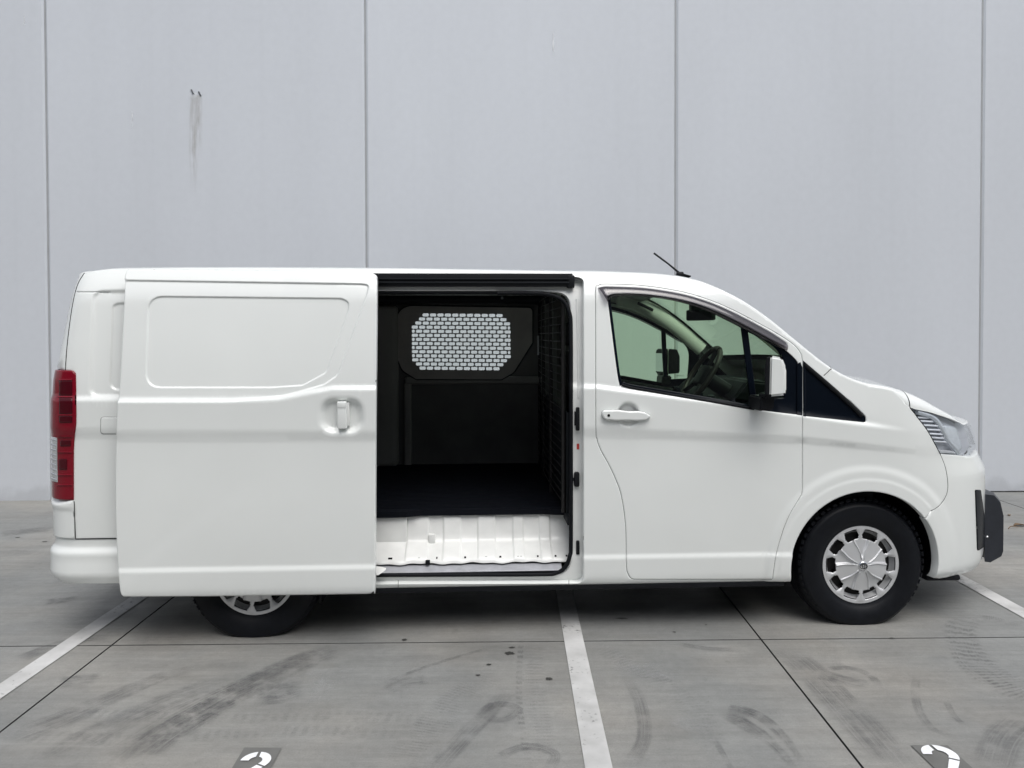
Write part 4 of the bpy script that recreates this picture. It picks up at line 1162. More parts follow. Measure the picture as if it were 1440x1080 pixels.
# headlamps
s_h = s_at(1364, 620) + 0.46
zt, zbm = float(z_edge(s_h)), zbt
hl = np.vstack([S(spline([(1280.5, 574.2), (1295, 577), (1310, 581.2), (1340, 591.2), (1354, 598)], 4)), dens([(s_h, zt - 0.004), (s_h, zbt + 0.004)], 0.02, False), S(spline([(1364, 640), (1345, 638.8), (1323, 637), (1314, 621.5), (1305, 605.5), (1293, 589)], 4))])
hl = ccw(hl)
REFLW = simple('lamp_rib', (0.75, 0.77, 0.8), 0.2, metal=0.3)
for side in ('near', 'far'):
    hs_ = skin('headlamp', offset(hl, 0.004), [], PORC, van, d=0.035, lip=0, spacing=0.02, side=side)
    skin('lamp_cover', hl, [], GLASS_L, hs_, d=-0.002, lip=0.02, spacing=0.02, side=side, round_=0.004)
    for k, (xa, xb, y) in enumerate(((1290, 1309, 587.5), (1294, 1315, 592.5), (1299, 1322, 598.5), (1303, 1326, 604.5), (1307, 1329, 610.5), (1310, 1331, 616), (1314, 1334, 621.5))):
        L_ = ccw(S(rounded([(xa, y - 1.2), (xb, y - 0.2), (xb, y + 1.6), (xa + 1, y + 0.6)], 2.0)))
        skin('lamp_rib', L_, [], REFLW, hs_, d=0.012, lip=0.02, spacing=0.012, side=side)
    bz = S(spline([(1292, 580), (1312, 586), (1322, 594), (1330, 608), (1338, 622), (1346, 630), (1351, 638)], 4)); p, _ = shell(bz[:, 0], bz[:, 1], 0.014)
    tube('lamp_bezel', [(q[0], q[1] if side == 'near' else W - q[1], q[2]) for q in p], 0.013, REFLECTOR, hs_, n=8)
    rf = ccw(S(rounded([(1332, 597, 4), (1352, 602, 4), (1362, 634, 4), (1350, 632, 4)], 2.5)))
    skin('reflector', rf, [], REFLECTOR, hs_, d=0.028, lip=0.01, spacing=0.015, side=side)
    L_ = ccw(S(rounded([(1322, 633, 1), (1340, 634.5, 1), (1348, 637.6, 1), (1325, 636.8, 1)], 2.0)))
    skin('lamp_rib', L_, [], REFLW, hs_, d=0.008, lip=0.02, spacing=0.012, side=side)
# grille between the headlamps
gr = ccw(rounded([(s_h, zbt + 0.006), (S_MAX, zbt + 0.006), (S_MAX, zt - 0.006), (s_h, zt - 0.006)], 0.03))
grille = skin('grille', gr, [], GLOSSBLACK, van, d=0.01, lip=0.01, spacing=0.05, side='both')
for k in range(3):
    zc = zbt + (zt - zbt) * (0.25 + 0.25 * k)
    ss = np.linspace(s_h, S_MAX, 30); p, _ = shell(ss, np.full_like(ss, zc), 0.014)
    tube('grille_bar', [tuple(q) for q in p] + [(q[0], W - q[1], q[2]) for q in p[::-1][1:]], 0.008, CHROME, grille, n=6)

# ---- roof, windscreen and bonnet: rows across the van that start on the side's upper edge
RV = ([-9, 0.9, 1.3, 1.62, 1.85, 2.00, s_hood0 - 0.06, s_hood0, s_at(1340, 590), s_at(1355, 598), 9], [0.026, 0.026, 0.024, 0.020, 0.014, 0.018, 0.035, 0.09, 0.045, 0.010, 0.008])
RH = ([-9, 0.9, 1.3, 1.85, 2.1, 9], [0.13, 0.13, 0.055, 0.055, 0.09, 0.06])
CR = ([-9, S_MIN + 0.3, -1.9, 0.6, 0.95, 1.4, 1.9, 2.2, 2.6, S_MAX], [0.0, 0.0, 0.035, 0.035, 0.03, 0.035, 0.016, 0.045, 0.02, 0.0])
BW = ([-9, 0.5, 0.95, 1.3, 1.9, 2.1, 2.5, 9], [0, 0, 0.05, 0.10, 0.10, 0.08, 0, 0])
S_A, S_B = s_at(1228, 544), s_at(1318, 583)
T_A, T_B = (float(z_edge(q) + np.interp(q, *RV)) for q in (S_A, S_B))
def row(s, nc=9, nm=14):
    z = float(z_edge(s)); E, nrm = shell(s, z); nrm = np.asarray(nrm)
    rv, rh, cr, bw = (float(np.interp(s, *t)) for t in (RV, RH, CR, BW))
    if S_A < s < S_B:                            # keep the crown line smooth where the edge drops from cowl to bonnet
        t = (s - S_A) / (S_B - S_A); rv = T_A + (T_B - T_A) * t + 0.068 * t * (1 - t) - z
    rh = min(rh, max(0.0, (HC - E[1]) * 0.8))
    near = []
    for k in range(nc):
        a = math.pi / 2 * k / (nc - 1)
        o = rh * (1 - math.cos(a)); near.append(np.array([E[0] + nrm[0] * o, E[1] + nrm[1] * o, z + rv * math.sin(a)]))
    e = near[-1]; mid = []
    for k in range(1, nm):
        v = k / nm; y = e[1] + (HC - e[1]) * 2 * v if False else e[1] + (W - 2 * e[1]) * v
        g = 4 * v * (1 - v)
        mid.append(np.array([e[0] + bw * g, y, e[2] + cr * g]))
    far = [np.array([p[0], W - p[1], p[2]]) for p in near[::-1]]
    return near, mid, far
def loft(name, rows, mat, parent):
    n = len(rows[0]); V = [tuple(p) for r in rows for p in r]; Fc = []
    for i in range(len(rows) - 1):
        for k in range(n - 1):
            Fc.append((i * n + k, (i + 1) * n + k, (i + 1) * n + k + 1, i * n + k + 1))
    return link(name, V, Fc, mat, parent)
s_ws0, s_ws1 = s_at(985, 420), s_at(1172, 527)
ss = np.concatenate([np.linspace(S_MIN + 0.002, X1 - 0.1, 60), np.linspace(X1 - 0.1, s_ws0, 70)[1:]])
roof = loft('roof', [sum(row(s), []) for s in ss], PAINT, van)
ws = np.linspace(s_ws0, s_ws1, 40)
for side in (0, 2):
    loft('screen_pillar', [row(s)[side] for s in ws], PAINT, van)
wsc = loft('windscreen', [[row(s)[0][-1]] + row(s)[1] + [row(s)[2][0]] for s in ws], GLASS_W, van)
# black ceramic edge of the screen, at its sides, top and foot
def band(name, rr):
    return loft(name, rr, GLOSSBLACK, wsc)
for side in (0, 1):
    rr = []
    for s in ws:
        a, m, b = row(s, nm=50); full = [a[-1]] + m[:1]
        if side: full = [np.array([p[0], W - p[1], p[2]]) for p in full]
        rr.append([p - np.array([0, 0, 0.004]) for p in full])
    band('screen_edge', rr)
for (sa, sb) in ((s_ws0 - 0.02, s_ws0 + 0.06), (s_ws1 - 0.035, s_ws1 + 0.02)):
    band('screen_edge', [[p - np.array([0, 0, 0.005]) for p in [row(s)[0][-1]] + row(s)[1] + [row(s)[2][0]]] for s in np.linspace(sa, sb, 6)])
hs2 = np.concatenate([np.linspace(s_ws1, s_hood0 - 0.004, 16)])
loft('cowl', [sum(row(s), []) for s in hs2], PAINT, van)
hs3 = np.concatenate([np.linspace(s_hood0 + 0.004, 2.7, 40), np.linspace(2.7, S_MAX - 0.002, 40)[1:]])
loft('bonnet', [sum(row(s), []) for s in hs3], PAINT, van)
# seam between screen pillar cover and wing
sm = S(spline([(1168, 519), (1163, 524), (1158.5, 528)], 1.5)); p, _ = shell(sm[:, 0], sm[:, 1], -0.0005)
p = [tuple(q) for q in row(float(sm[0, 0]) + 0.004)[0][::-1][2:]] + [tuple(q) for q in p]
tube('pillar_seam', p, 0.0016, GAPDARK, van, n=6)
# aerial
ab = P1(960, 386.0, 0.62)
bm = bmesh.new(); bm_box(bm, (-0.045, -0.018, -0.02), (0.05, 0.018, 0.016), 0.012, 3)
for v in bm.verts:
    if v.co.z > 0.0: v.co.x = v.co.x * 0.45 - 0.018
ae = from_bm('aerial_base', bm, BLACK, van, smooth=True); ae.location = tuple(ab)
at_ = P1(919.5, 356, 0.62) - ab
tube('aerial_rod', [(-0.022, 0, 0.010), tuple(at_ * 0.5), tuple(at_)], [0.007, 0.0055, 0.006], BLACK, ae, n=8)

# ---- front guard bar
g0, g1 = P1(1387, 694, 0.40), P1(1407.5, 788, 0.40)
prof = [(g0[0] - 0.02, g1[2]), (g0[0] + 0.015, g1[2] - 0.005), (g1[0] - 0.012, g1[2] + 0.03), (g1[0], g1[2] + 0.06), (g1[0], g0[2] - 0.13), (g1[0] - 0.02, g0[2] - 0.05), (g0[0] + 0.035, g0[2] - 0.008), (g0[0] - 0.02, g0[2])]
bm = bmesh.new()
ys = [(0.38, 0.0), (0.46, 0.05), (0.7, 0.10), (0.975, 0.115), (1.25, 0.10), (1.49, 0.05), (1.57, 0.0)]
rings = [[bm.verts.new((x + dx, y, z)) for x, z in prof] for y, dx in ys]
for a, b in zip(rings[:-1], rings[1:]):
    for i in range(len(prof)): bm.faces.new((a[i], a[(i + 1) % len(prof)], b[(i + 1) % len(prof)], b[i]))
bm.faces.new(rings[0]); bm.faces.new(rings[-1][::-1])
bmesh.ops.bevel(bm, geom=[e for e in bm.edges if e.calc_face_angle(0) > 0.4], offset=0.008, segments=2, affect='EDGES')
gbar = from_bm('guard_bar', bm, GUARD, van, smooth=True, sharp=45)
for y in (0.62, 1.33): box('guard_bracket', (2.62, y - 0.03, 0.36), (g0[0] + 0.05, y + 0.03, 0.44), STEELDARK, gbar, bev=0.004)
V, Fc = lathe_y([(0.0, -0.004), (0.006, -0.003), (0.007, 0.002)], 12); q = P1(1388.5, 755, 0.38)
link('bolt', [(x + q[0], y + q[1], z + q[2]) for x, y, z in V], Fc, CHROME, gbar)

# ---- wheels
def make_tyre():
    R = 0.349
    prof = [(0.205, 0.03), (0.213, 0.012), (0.222, 0.010), (0.232, 0.004), (0.25, -0.004), (0.275, -0.008), (0.300, -0.008), (0.316, -0.003), (0.320, -0.003), (0.330, 0.005), (0.341, 0.018), (R, 0.034), (R + .002, 0.06), (R + .003, 0.075),
            (R - .005, 0.077), (R - .005, 0.085), (R + .003, 0.087), (R + .004, 0.12), (R + .003, 0.15), (R - .005, 0.152), (R - .005, 0.16), (R + .003, 0.162), (R, 0.20), (0.30, 0.235), (0.21, 0.21)]
    return lathe_y(prof, 96)
def make_cap():
    """hub cap as a polar relief with ten open windows; faces -Y"""
    nr, na = 60, 360
    rs = np.linspace(0.0, 0.216, nr); V = []; Fc = []
    def spoke(a):                                # distance in degrees to the nearest spoke axis (ten spokes)
        return abs((a - 18 + 18) % 36 - 18)
    sst = lambda a_, b_, v_: float(smoothstep(a_, b_, np.array(v_)))
    def half(r):                                 # half width of a spoke in degrees: hourglass
        return 2.6 + 4.6 * max(0.0, (r - 0.152) / 0.036) ** 1.3 + 2.2 * max(0.0, (0.152 - r) / 0.018)
    def hgt(r, a):
        h = 0.002 - 0.020 * (1 - sst(0.0, 0.150, r)) - 0.004 * (1 - sst(0.12, 0.2, r))
        # five pairs of ridges run from the badge out into the spokes, shallow valleys between them
        p72 = abs((a - 90 + 36) % 72 - 36)       # 0 on a petal axis (every 72 degrees), 36 between
        ridge = 10.0 + 8.0 * sst(0.05, 0.14, r)
        dr = abs(p72 - ridge)
        h += -0.006 * (1 - sst(0.5, 3.2, dr)) * sst(0.026, 0.04, r) * (1 - sst(0.15, 0.20, r))
        h += 0.0095 * (1 - sst(ridge - 5, ridge, p72)) * sst(0.03, 0.06, r) * (1 - sst(0.15, 0.2, r))
        d = spoke(a); w = half(r)
        if 0.130 < r < 0.2: h += -0.0035 * (1 - sst(w * 0.3, w, d)) * sst(0.130, 0.15, r) * (1 - sst(0.187, 0.2, r))
        if r > 0.205: h += 0.006 * sst(0.208, 0.216, r)
        return h
    for i, r in enumerate(rs):
        for k in range(na): 
            a = 360.0 * k / na
            V.append((r * math.cos(math.radians(a)), hgt(r, a), r * math.sin(math.radians(a))))
    for i in range(nr - 1):
        rm = (rs[i] + rs[i + 1]) / 2
        for k in range(na):
            am = 360.0 * (k + 0.5) / na
            d = spoke(am); w = half(rm)
            if 0.135 < rm < 0.187 and d > w + 0.5: continue
            k2 = (k + 1) % na
            if i == 0: Fc.append((0, na + k, na + k2)) 
            else: Fc.append((i * na + k, (i + 1) * na + k, (i + 1) * na + k2, i * na + k2))
    return V, Fc
tyV, tyF = make_tyre(); cpV, cpF = make_cap()
# tread blocks on the outer shoulder
blk = bmesh.new()
for k in range(56):
    a = 2 * math.pi * k / 56
    M = Matrix.Rotation(-a, 4, 'Y') @ Matrix.Translation((0.340, 0.022, 0)) @ Matrix.Rotation(0.75, 4, 'Z')
    bm_box(blk, (-0.012, -0.016, -0.012), (0.002, 0.018, 0.012), 0.0, 1, M)
bme = bpy.data.meshes.new('tread'); bmesh.ops.recalc_face_normals(blk, faces=blk.faces); blk.to_mesh(blk_me := bme); blk.free(); bme.materials.append(TYRE)
def wheel(x, y, far=False, turn=0.0):
    w = empty('wheel', (x, y, WZ)); w.parent = van
    if far: w.rotation_euler = (0, 0, math.pi)
    tv = [(px_, py_, max(pz, -WZ + 0.001)) for px_, py_, pz in tyV]
    # sidewall bulge where the load flattens the tyre
    tv = [(a, b - (0.010 * max(0.0, (-c - 0.22) / 0.1) * (1 if b < 0.03 else 0)), c) for a, b, c in tv]
    ty = link('tyre', tv, tyF, TYRE, w); ty.data.set_sharp_from_angle(angle=math.radians(40))
    t2 = bpy.data.objects.new('tread_blocks', bme); COL.objects.link(t2); t2.parent = ty; t2['kind'] = 'stuff'
    t2.scale = (0.995, 1, 0.995); t2.location = (0, 0, 0.016)
    cp = link('hub_cap', [(a, b + 0.012, c) for a, b, c in cpV], cpF, SILVER, w); cp.rotation_euler = (0, turn, 0); cp.scale = (1.04, 1.0, 1.04)
    cp.data.set_sharp_from_angle(angle=math.radians(55))
    md = cp.modifiers.new('thick', 'SOLIDIFY'); md.thickness = 0.005; md.offset = -1.0
    V, Fc = lathe_y([(0.0, 0.045), (0.06, 0.045), (0.10, 0.05), (0.17, 0.055), (0.205, 0.03), (0.212, 0.03)], 48)
    link('steel_disc', V, Fc, STEELDARK, w)
    V, Fc = lathe_y([(0.189, 0.016), (0.186, 0.026), (0.180, 0.040), (0.174, 0.046)], 64)
    link('rim_wall', V, Fc, SILVER, w)
    for k in range(10):                          # slots of the steel rim seen through the cap
        a_ = 2 * math.pi * (k + 0.5) / 10
        V, Fc = lathe_y([(0.0, 0.0), (0.011, 0.0), (0.012, 0.004)], 12)
        link('rim_slot', [(x + 0.150 * math.cos(a_), y + 0.046, z + 0.150 * math.sin(a_)) for x, y, z in V], Fc, GAPDARK, w)
    # embossed badge at the hub: ring with two inner ovals
    bd = lathe_y([(0.0, -0.017), (0.020, -0.017), (0.024, -0.013), (0.025, -0.006)], 32); link('badge', *bd, CHROME, cp)
    for (rx, rz, cz) in ((0.019, 0.0135, 0.0), (0.0065, 0.0125, 0.0), (0.0145, 0.0055, 0.0065)):
        tube('badge_oval', [(rx * math.cos(t), -0.018, cz + rz * math.sin(t)) for t in np.linspace(0, 2 * math.pi, 28)[:-1]], 0.0014, STEELDARK, cp, n=5, closed=True)
    V, Fc = lathe_y([(0, -0.0035), (0.003, -0.003), (0.0034, 0.002)], 8)
    return w
# discs behind the caps show as dark bolts
wheel(FWX, 0.055, False, 0.0); wheel(RWX, 0.055, False, 0.10); wheel(FWX, W - 0.055, True); wheel(RWX, W - 0.055, True)

# ---- wheel housings, underbody
def housing(cx, r, y0, y1, far):
    V, Fc = [], []
    n = 40
    for k in range(n + 1):
        a = math.radians(-12 + 204 * k / n); V += [(cx + r * math.cos(a), y0, WZ + r * math.sin(a)), (cx + r * math.cos(a), y1, WZ + r * math.sin(a))]
    for k in range(n): Fc.append((2 * k, 2 * k + 1, 2 * k + 3, 2 * k + 2))
    m = len(V); Fc.append(tuple(2 * k + 1 for k in range(n + 1)))
    if far: V = [(x, W - y, z) for x, y, z in V]
    ob = link('wheel_housing', V, Fc, BLACK, van)
    return ob
for far in (False, True):
    housing(FWX, 0.432, 0.085, 0.42, far); housing(RWX, 0.418, 0.025, 0.42, far)
def under(x0, x1, z0, z1, y0=0.05): box('underbody', (x0, y0, z0), (x1, W - y0, z1), GAPDARK, van, bev=0.01)
under(RWX + 0.43, FWX - 0.44, 0.232, 0.250, 0.06)
under(RWX + 0.43, FWX - 0.44, 0.255, 0.52, 0.34)
under(-2.3, RWX - 0.43, 0.31, 0.44)
under(FWX + 0.45, 2.45, 0.25, 0.40, 0.40)
under(RWX - 0.43, RWX + 0.43, 0.26, 0.5, 0.43)
under(FWX - 0.44, FWX + 0.45, 0.24, 0.5, 0.43)
for y in (0.03, W - 0.045):
    box('sill_flange', (RWX + 0.42, y, 0.225), (FWX - 0.44, y + 0.015, 0.2515), BLACK, van, bev=0.003)
box('exhaust_box', (-0.9, 0.5, 0.17), (0.2, 0.85, 0.25), STEELDARK, van, bev=0.04)
tube('axle', [(RWX, 0.25, WZ), (RWX, W - 0.25, WZ)], 0.045, STEELDARK, van, n=12)
q = P1(1340, 820, 0.25)
box('lower_deflector', (2.30, 0.12, 0.205), (2.50, 0.34, 0.238), BLACK, van, bev=0.015)
box('mud_flap', (RWX + 0.33, 0.08, 0.16), (RWX + 0.345, 0.28, 0.40), BLACK, van, bev=0.003)

# ---- cargo opening: rebate flange, seal, track
INNER_AP = ccw(PX([(470, 407, 6), (700, 407), (760, 408.2, 60), (804.5, 411, 27), (804.5, 811.5, 20), (470, 813.5, 6)]))
flange = skin('door_frame', offset(APER, 0.004), [INNER_AP], GREYJAMB, van, d=0.056, lips=[0, 0.04], spacing=0.05, round_=0.006)
sp = offset(INNER_AP, -0.006); p, _ = shell(sp[:, 0], sp[:, 1], 0.058)
p = p[p[:, 2] < z_at(700, 413)]
# seal runs down the front edge and along the foot
sr = S(spline([(700, 411.5), (745, 411.5), (775, 414), (793, 422), (802.5, 440), (804.5, 470), (804.5, 600), (804.5, 760), (803, 785), (796, 802), (782, 810.5), (760, 812), (650, 812.5), (528, 813), (480, 813)], 5)); p, _ = shell(sr[:, 0], sr[:, 1], 0.050)
tube('door_seal', p, 0.011, RUBBER, flange, n=10)
tr0, tr1 = S([(476, 386), (806, 402)])
def yv(s, z, d): return float(shell(s, z, d)[0][1])
y_t = yv(0.0, tr1[1], 0.0)
track = box('door_track', (tr0[0], y_t + 0.018, tr1[1] - 0.002), (tr1[0], y_t + 0.075, tr0[1] + 0.006), BLACK, flange, bev=0.003)
for k, f in enumerate((0.30, 0.62)):
    zc = tr1[1] + (tr0[1] - tr1[1]) * f
    box('track_lip', (tr0[0], y_t + 0.009, zc - 0.004), (tr1[0] - 0.02, y_t + 0.02, zc + 0.004), TRIM, track, bev=0.001)
ee = S([(797, 387), (811, 405)])
box('track_end', (ee[0, 0], y_t + 0.012, ee[1, 1]), (ee[1, 0] - 0.008, y_t + 0.055, ee[0, 1]), BLACK, track, bev=0.01)
# strikers and buffers in the front jamb, red warning sticker
def jamb(name, x0, y0, x1, y1, mat, t=0.018, bev=0.005):
    a = S([(x0, y0), (x1, y1)]); yy = yv(a[0, 0], (a[0, 1] + a[1, 1]) / 2, 0.056)
    return box(name, (a[0, 0], yy - t, a[1, 1]), (a[1, 0], yy + 0.01, a[0, 1]), mat, flange, bev=bev)
jamb('striker', 811.5, 574, 816.5, 607, BLACK)
jamb('striker_tooth', 809.5, 580, 813, 600, BLACK, 0.01, 0.002)
bfr = jamb('buffer', 809, 666, 816.5, 687, BLACK, 0.022, 0.009)
jamb('buffer_pin', 803, 674.5, 812, 678.5, RUBBER, 0.012, 0.001)
jamb('buffer', 812, 764, 817, 784, BLACK, 0.012, 0.006)
jamb('warning_sticker', 813, 626, 816.5, 634, REDTAG, 0.002, 0)
# vertical pressed rib in the jamb
a = S(spline([(813, 420), (814.5, 480), (815.5, 560)], 8)); pp_, _ = shell(a[:, 0], a[:, 1], 0.058); tube('jamb_rib', pp_, 0.007, GREYJAMB, flange, n=8)
# outer sill joints
for x in (560, 800):
    a = S(spline([(x, 815.5), (x, 820), (x, 826)], 2)); pp_, _ = shell(a[:, 0], a[:, 1], 0.0005); tube('sill_seam', pp_, 0.0012, GAPDARK, van, n=5)

# ---- cargo floor: ribbed white step well, sill plate, black mat
xl, xr = P1(470, 760, 0.2)[0], P1(806, 760, 0.2)[0]
bm = bmesh.new(); bm_box(bm, (xl, -0.036, -0.004), (xr - 0.075, 0.036, 0.004), 0.002, 1, Matrix.Translation((0, 0.103, 0.328)) @ Matrix.Rotation(0.26, 4, 'X'))
from_bm('sill_plate', bm, ALU, van, smooth=True)
box('sill_channel', (xl, 0.085, 0.262), (xr - 0.02, 0.30, 0.312), RUBBER, van, bev=0.003)
def rib(x):
    # pressed ribs: raised bands with sloped sides
    edges = PL([(i, 760) for i in (571, 602, 623, 648, 672, 697, 722, 737, 760, 775, 790)], 0.2)[:, 0]
    h = np.zeros_like(x)
    for k in range(0, len(edges) - 1, 2):
        h = np.maximum(h, smoothstep(edges[k] - 0.005, edges[k] + 0.005, x) * (1 - smoothstep(edges[k + 1] - 0.005, edges[k + 1] + 0.005, x)))
    return h
xs = np.arange(xl, xr + 0.004, 0.004)
prof = [(0.121, 0.350, 0, -1), (0.123, 0.362, 0.2, -1), (0.132, 0.368, .6, 0), (0.155, 0.380, 1, 0), (0.20, 0.405, 1, 0), (0.235, 0.419, 1, 0), (0.255, 0.430, 1, 0), (0.268, 0.447, 1, 1), (0.276, 0.475, 1, 1), (0.284, 0.53, 1, 1), (0.288, 0.565, .8, 1), (0.291, 0.578, .3, 1), (0.30, 0.583, 0, 1), (0.34, 0.584, 0, 1)]
V, Fc = [], []
for (y, z, amp, kind) in prof:
    h = rib(xs) * 0.0085 * amp
    for x, hh_ in zip(xs, h):
        wob = 0.004 * math.sin(x * 23) + 0.003 * math.sin(x * 57 + 1) if kind == -1 else 0
        V.append((x, y - (hh_ if kind == 1 else 0) + wob, z + (hh_ if kind == 0 else 0) + wob * 0.5))
n = len(xs)
for k in range(len(prof) - 1):
    for i in range(n - 1): Fc.append((k * n + i, k * n + i + 1, (k + 1) * n + i + 1, (k + 1) * n + i))
well = link('step_well', V, Fc, INNER, van)
# small slots and clips along the lip
for x in (546, 549, 589, 614, 729, 733, 757, 782, 798, 654, 684, 704):
    q = P1(x, 786 + random.uniform(-3, 4), 0.11)
    box('slot', (q[0] - random.uniform(.003, .008), 0.138, 0.372), (q[0] + random.uniform(.003, .007), 0.150, 0.3785), GAPDARK, well, bev=0)
q = P1(601, 794, 0.08); box('clip', (q[0] - 0.012, 0.108, 0.348), (q[0] + 0.012, 0.122, 0.372), RUBBER, well, bev=0.003)
# raised bracket pressing
a = PL([(602, 752), (612, 766)], 0.24)
box('bracket', (a[0, 0], 0.245, a[1, 2]), (a[1, 0], 0.275, a[0, 2]), INNER, well, bev=0.008)
# side cheek of the well at the rear, white, under the door
box('well_cheek', (xl, 0.258, 0.37), (P1(571, 760, 0.2)[0], 0.29, 0.572), INNER, well, bev=0.008, seg=3)
# lower track arm poking out past the door
q0 = P1(528, 801, 0.03); bm = bmesh.new()
ap = [(-0.12, -0.03), (0.03, -0.008), (0.055, 0.0), (0.02, 0.03), (-0.12, 0.045)]
a_ = [bm.verts.new((q0[0] + x, 0.02 + (-y) * 0.5, q0[2] - y * 0.7)) for x, y in ap]; b_ = [bm.verts.new((v.co.x, v.co.y + 0.01, v.co.z + 0.008)) for v in a_]
bm.faces.new(a_); bm.faces.new(b_[::-1])
for i in range(5): bm.faces.new((a_[i], b_[i], b_[(i + 1) % 5], a_[(i + 1) % 5]))
from_bm('door_arm', bm, INNER, sdoor)
# mat
mpx = [(430, 731), (560, 731), (572, 729.5), (592, 722.5), (765, 722.5), (778, 727), (800, 731), (812, 731)]
mf = PL(mpx, 0.27); 
bm = bmesh.new(); edge = []
for (x, yv_) in zip(mf[:, 0], (0.235, 0.235, 0.24, 0.268, 0.268, 0.25, 0.235, 0.235)): edge.append((x, yv_))
edge += [(0.36, 0.235), (0.36, 1.84), (-2.2, 1.84), (-2.2, 0.235)]
t_ = [bm.verts.new((x, y, 0.606)) for x, y in edge]; b_ = [bm.verts.new((x, y, 0.574)) for x, y in edge]
bm.faces.new(t_); bm.faces.new(b_[::-1])
for i in range(len(edge)): bm.faces.new((t_[i], b_[i], b_[(i + 1) % len(edge)], t_[(i + 1) % len(edge)]))
cm = from_bm('cargo_mat', bm, MAT, van)
for k in range(40):
    y = 0.31 + k * 0.037
    box('mat_rib', (-1.4, y, 0.6055), (0.34, y + 0.012, 0.6095), MAT, cm, bev=0)
box('cargo_floor', (-2.25, 0.30, 0.545), (0.40, W - 0.08, 0.573), TRIM, van, bev=0)

# ---- cargo interior
INT = empty('cargo_lining', (0, 0, 0)); INT.parent = van
def ibox(name, lo, hi, mat=TRIM, bev=0.012): return box(name, lo, hi, mat, INT, bev=bev, seg=3)
YF = 1.80
# far wall lining with an opening where the window is
wo_ = PL([(573, 434), (726, 436), (726, 526), (573, 526)], 1.80)
wo = ccw(rounded([(p[0], p[2], 0.08) for p in wo_], 0.02))
def flat_panel(name, outer, holes, y, th, mat, parent, spacing=0.2):
    v, f, loops = mesh_sheet(outer, holes, spacing)
    V = [(p[0], y, p[1]) for p in v]; Fc = [tuple(map(int, t)) for t in f]
    idx = {tuple(np.round(p, 5)): i for i, p in enumerate(v)}
    for l in loops:
        k = len(V); nn = normals2(l)
        V += [(p[0] + m[0] * 0.003, y + 0.004, p[1] + m[1] * 0.003) for p, m in zip(l, nn)] + [(p[0] + m[0] * 0.003, y + th, p[1] + m[1] * 0.003) for p, m in zip(l, nn)]
        a = [idx.get(tuple(np.round(p, 5))) for p in l]; n = len(l)
        for i in range(n):
            j = (i + 1) % n
            if a[i] is not None and a[j] is not None: Fc.append((a[i], k + i, k + j, a[j]))
            Fc.append((k + i, k + n + i, k + n + j, k + j))
    ob = link(name, V, Fc, mat, parent); ob.data.set_sharp_from_angle(angle=math.radians(60)); return ob
wallo = ccw(rounded([(-2.3, 0.58), (0.42, 0.58), (0.42, 1.90), (-2.3, 1.90)], 0.05))
flat_panel('wall_lining', wallo, [offset(wo, 0.01)], YF, 0.03, simple('wall_lining', (0.11, 0.112, 0.108), 0.6, var=0.15, scale=6, bump=0.2, bscale=500), INT)
# perforated guard over the window
def PG(pts, y): return ccw(np.delete(PL(rounded(pts, 3.0), y), 1, 1))
guard_o = PG([(557, 430, 26), (748.5, 433, 6), (748.5, 482, 4), (722, 524, 14), (705, 533.5, 4), (585, 533, 6), (566, 521, 14), (557, 500, 10)], MY)
rows_px = [(594.3, 11), (589.2, 12), (584.0, 13), (579.0, 13.5), (579.2, -13.5), (579.1, 13.5), (579.2, -13.5), (579.2, 13.5), (579.2, -13.5),
           (579.3, 13.5), (579.4, -13.5), (579.7, 13), (585.0, 12), (590.0, 11)]
holes = []
for ri, (xa, cnt) in enumerate(rows_px):
    pit, hw_, hh_ = 10.38, 8.7, 4.4
    yc = 442.75 + 5.75 * ri - hh_ / 2
    x = xa; k = 0; lst = []
    if cnt < 0: lst.append((x, x + 4.0)); x += 4.0 + (pit - hw_) ; cnt = -cnt - 0.5
    m = int(cnt)
    for i in range(m): lst.append((x, x + hw_)); x += pit
    if cnt - m > 0.2: lst.append((x, x + 3.4))
    for (u0, u1) in lst:
        drift = (u0 - 580) * 0.009
        r = 1.0
        h = PL([(u0 + r, yc + drift), (u1 - r, yc + drift), (u1, yc + drift + r), (u1, yc + drift + hh_ - r), (u1 - r, yc + drift + hh_), (u0 + r, yc + drift + hh_), (u0, yc + drift + hh_ - r), (u0, yc + drift + r)], MY)
        holes.append(ccw(np.delete(h, 1, 1)))
def perforated(name, outer, holes, y, th, mat, parent):
    """sheet with many small holes, without interior grid points"""
    loops = [ccw(outer)] + [h[::-1].copy() for h in holes]
    V = [Vector(p) for l in loops for p in l]; E2 = []; k = 0
    for l in loops: n = len(l); E2 += [(k + i, k + (i + 1) % n) for i in range(n)]; k += n
    v, e, f, _, _, _ = delaunay_2d_cdt(V, E2, [], 0, 1e-7)
    v = np.array([tuple(p) for p in v]); f = np.array(f); c = v[f].mean(1)
    ok = inside(c, loops[0])
    for h in loops[1:]:
        lo, hi = h.min(0), h.max(0); m = np.all((c > lo) & (c < hi), 1)
        if m.any(): ok[np.where(m)[0][inside(c[m], h)]] = False
    f = f[ok]
    A = v[f]; ar = (A[:, 1, 0] - A[:, 0, 0]) * (A[:, 2, 1] - A[:, 0, 1]) - (A[:, 2, 0] - A[:, 0, 0]) * (A[:, 1, 1] - A[:, 0, 1]); f[ar < 0] = f[ar < 0][:, ::-1]
    ob = link(name, [(p[0], y, p[1]) for p in v], [tuple(map(int, t)) for t in f], mat, parent, smooth=False)
    md = ob.modifiers.new('thick', 'SOLIDIFY'); md.thickness = th; md.offset = -1
    return ob
GUARDM = simple('guard_steel', (0.36, 0.35, 0.33), 0.5, var=0.08, scale=10, bump=0.1, bscale=500)
perforated('window_guard', guard_o, holes, MY, 0.003, GUARDM, INT)
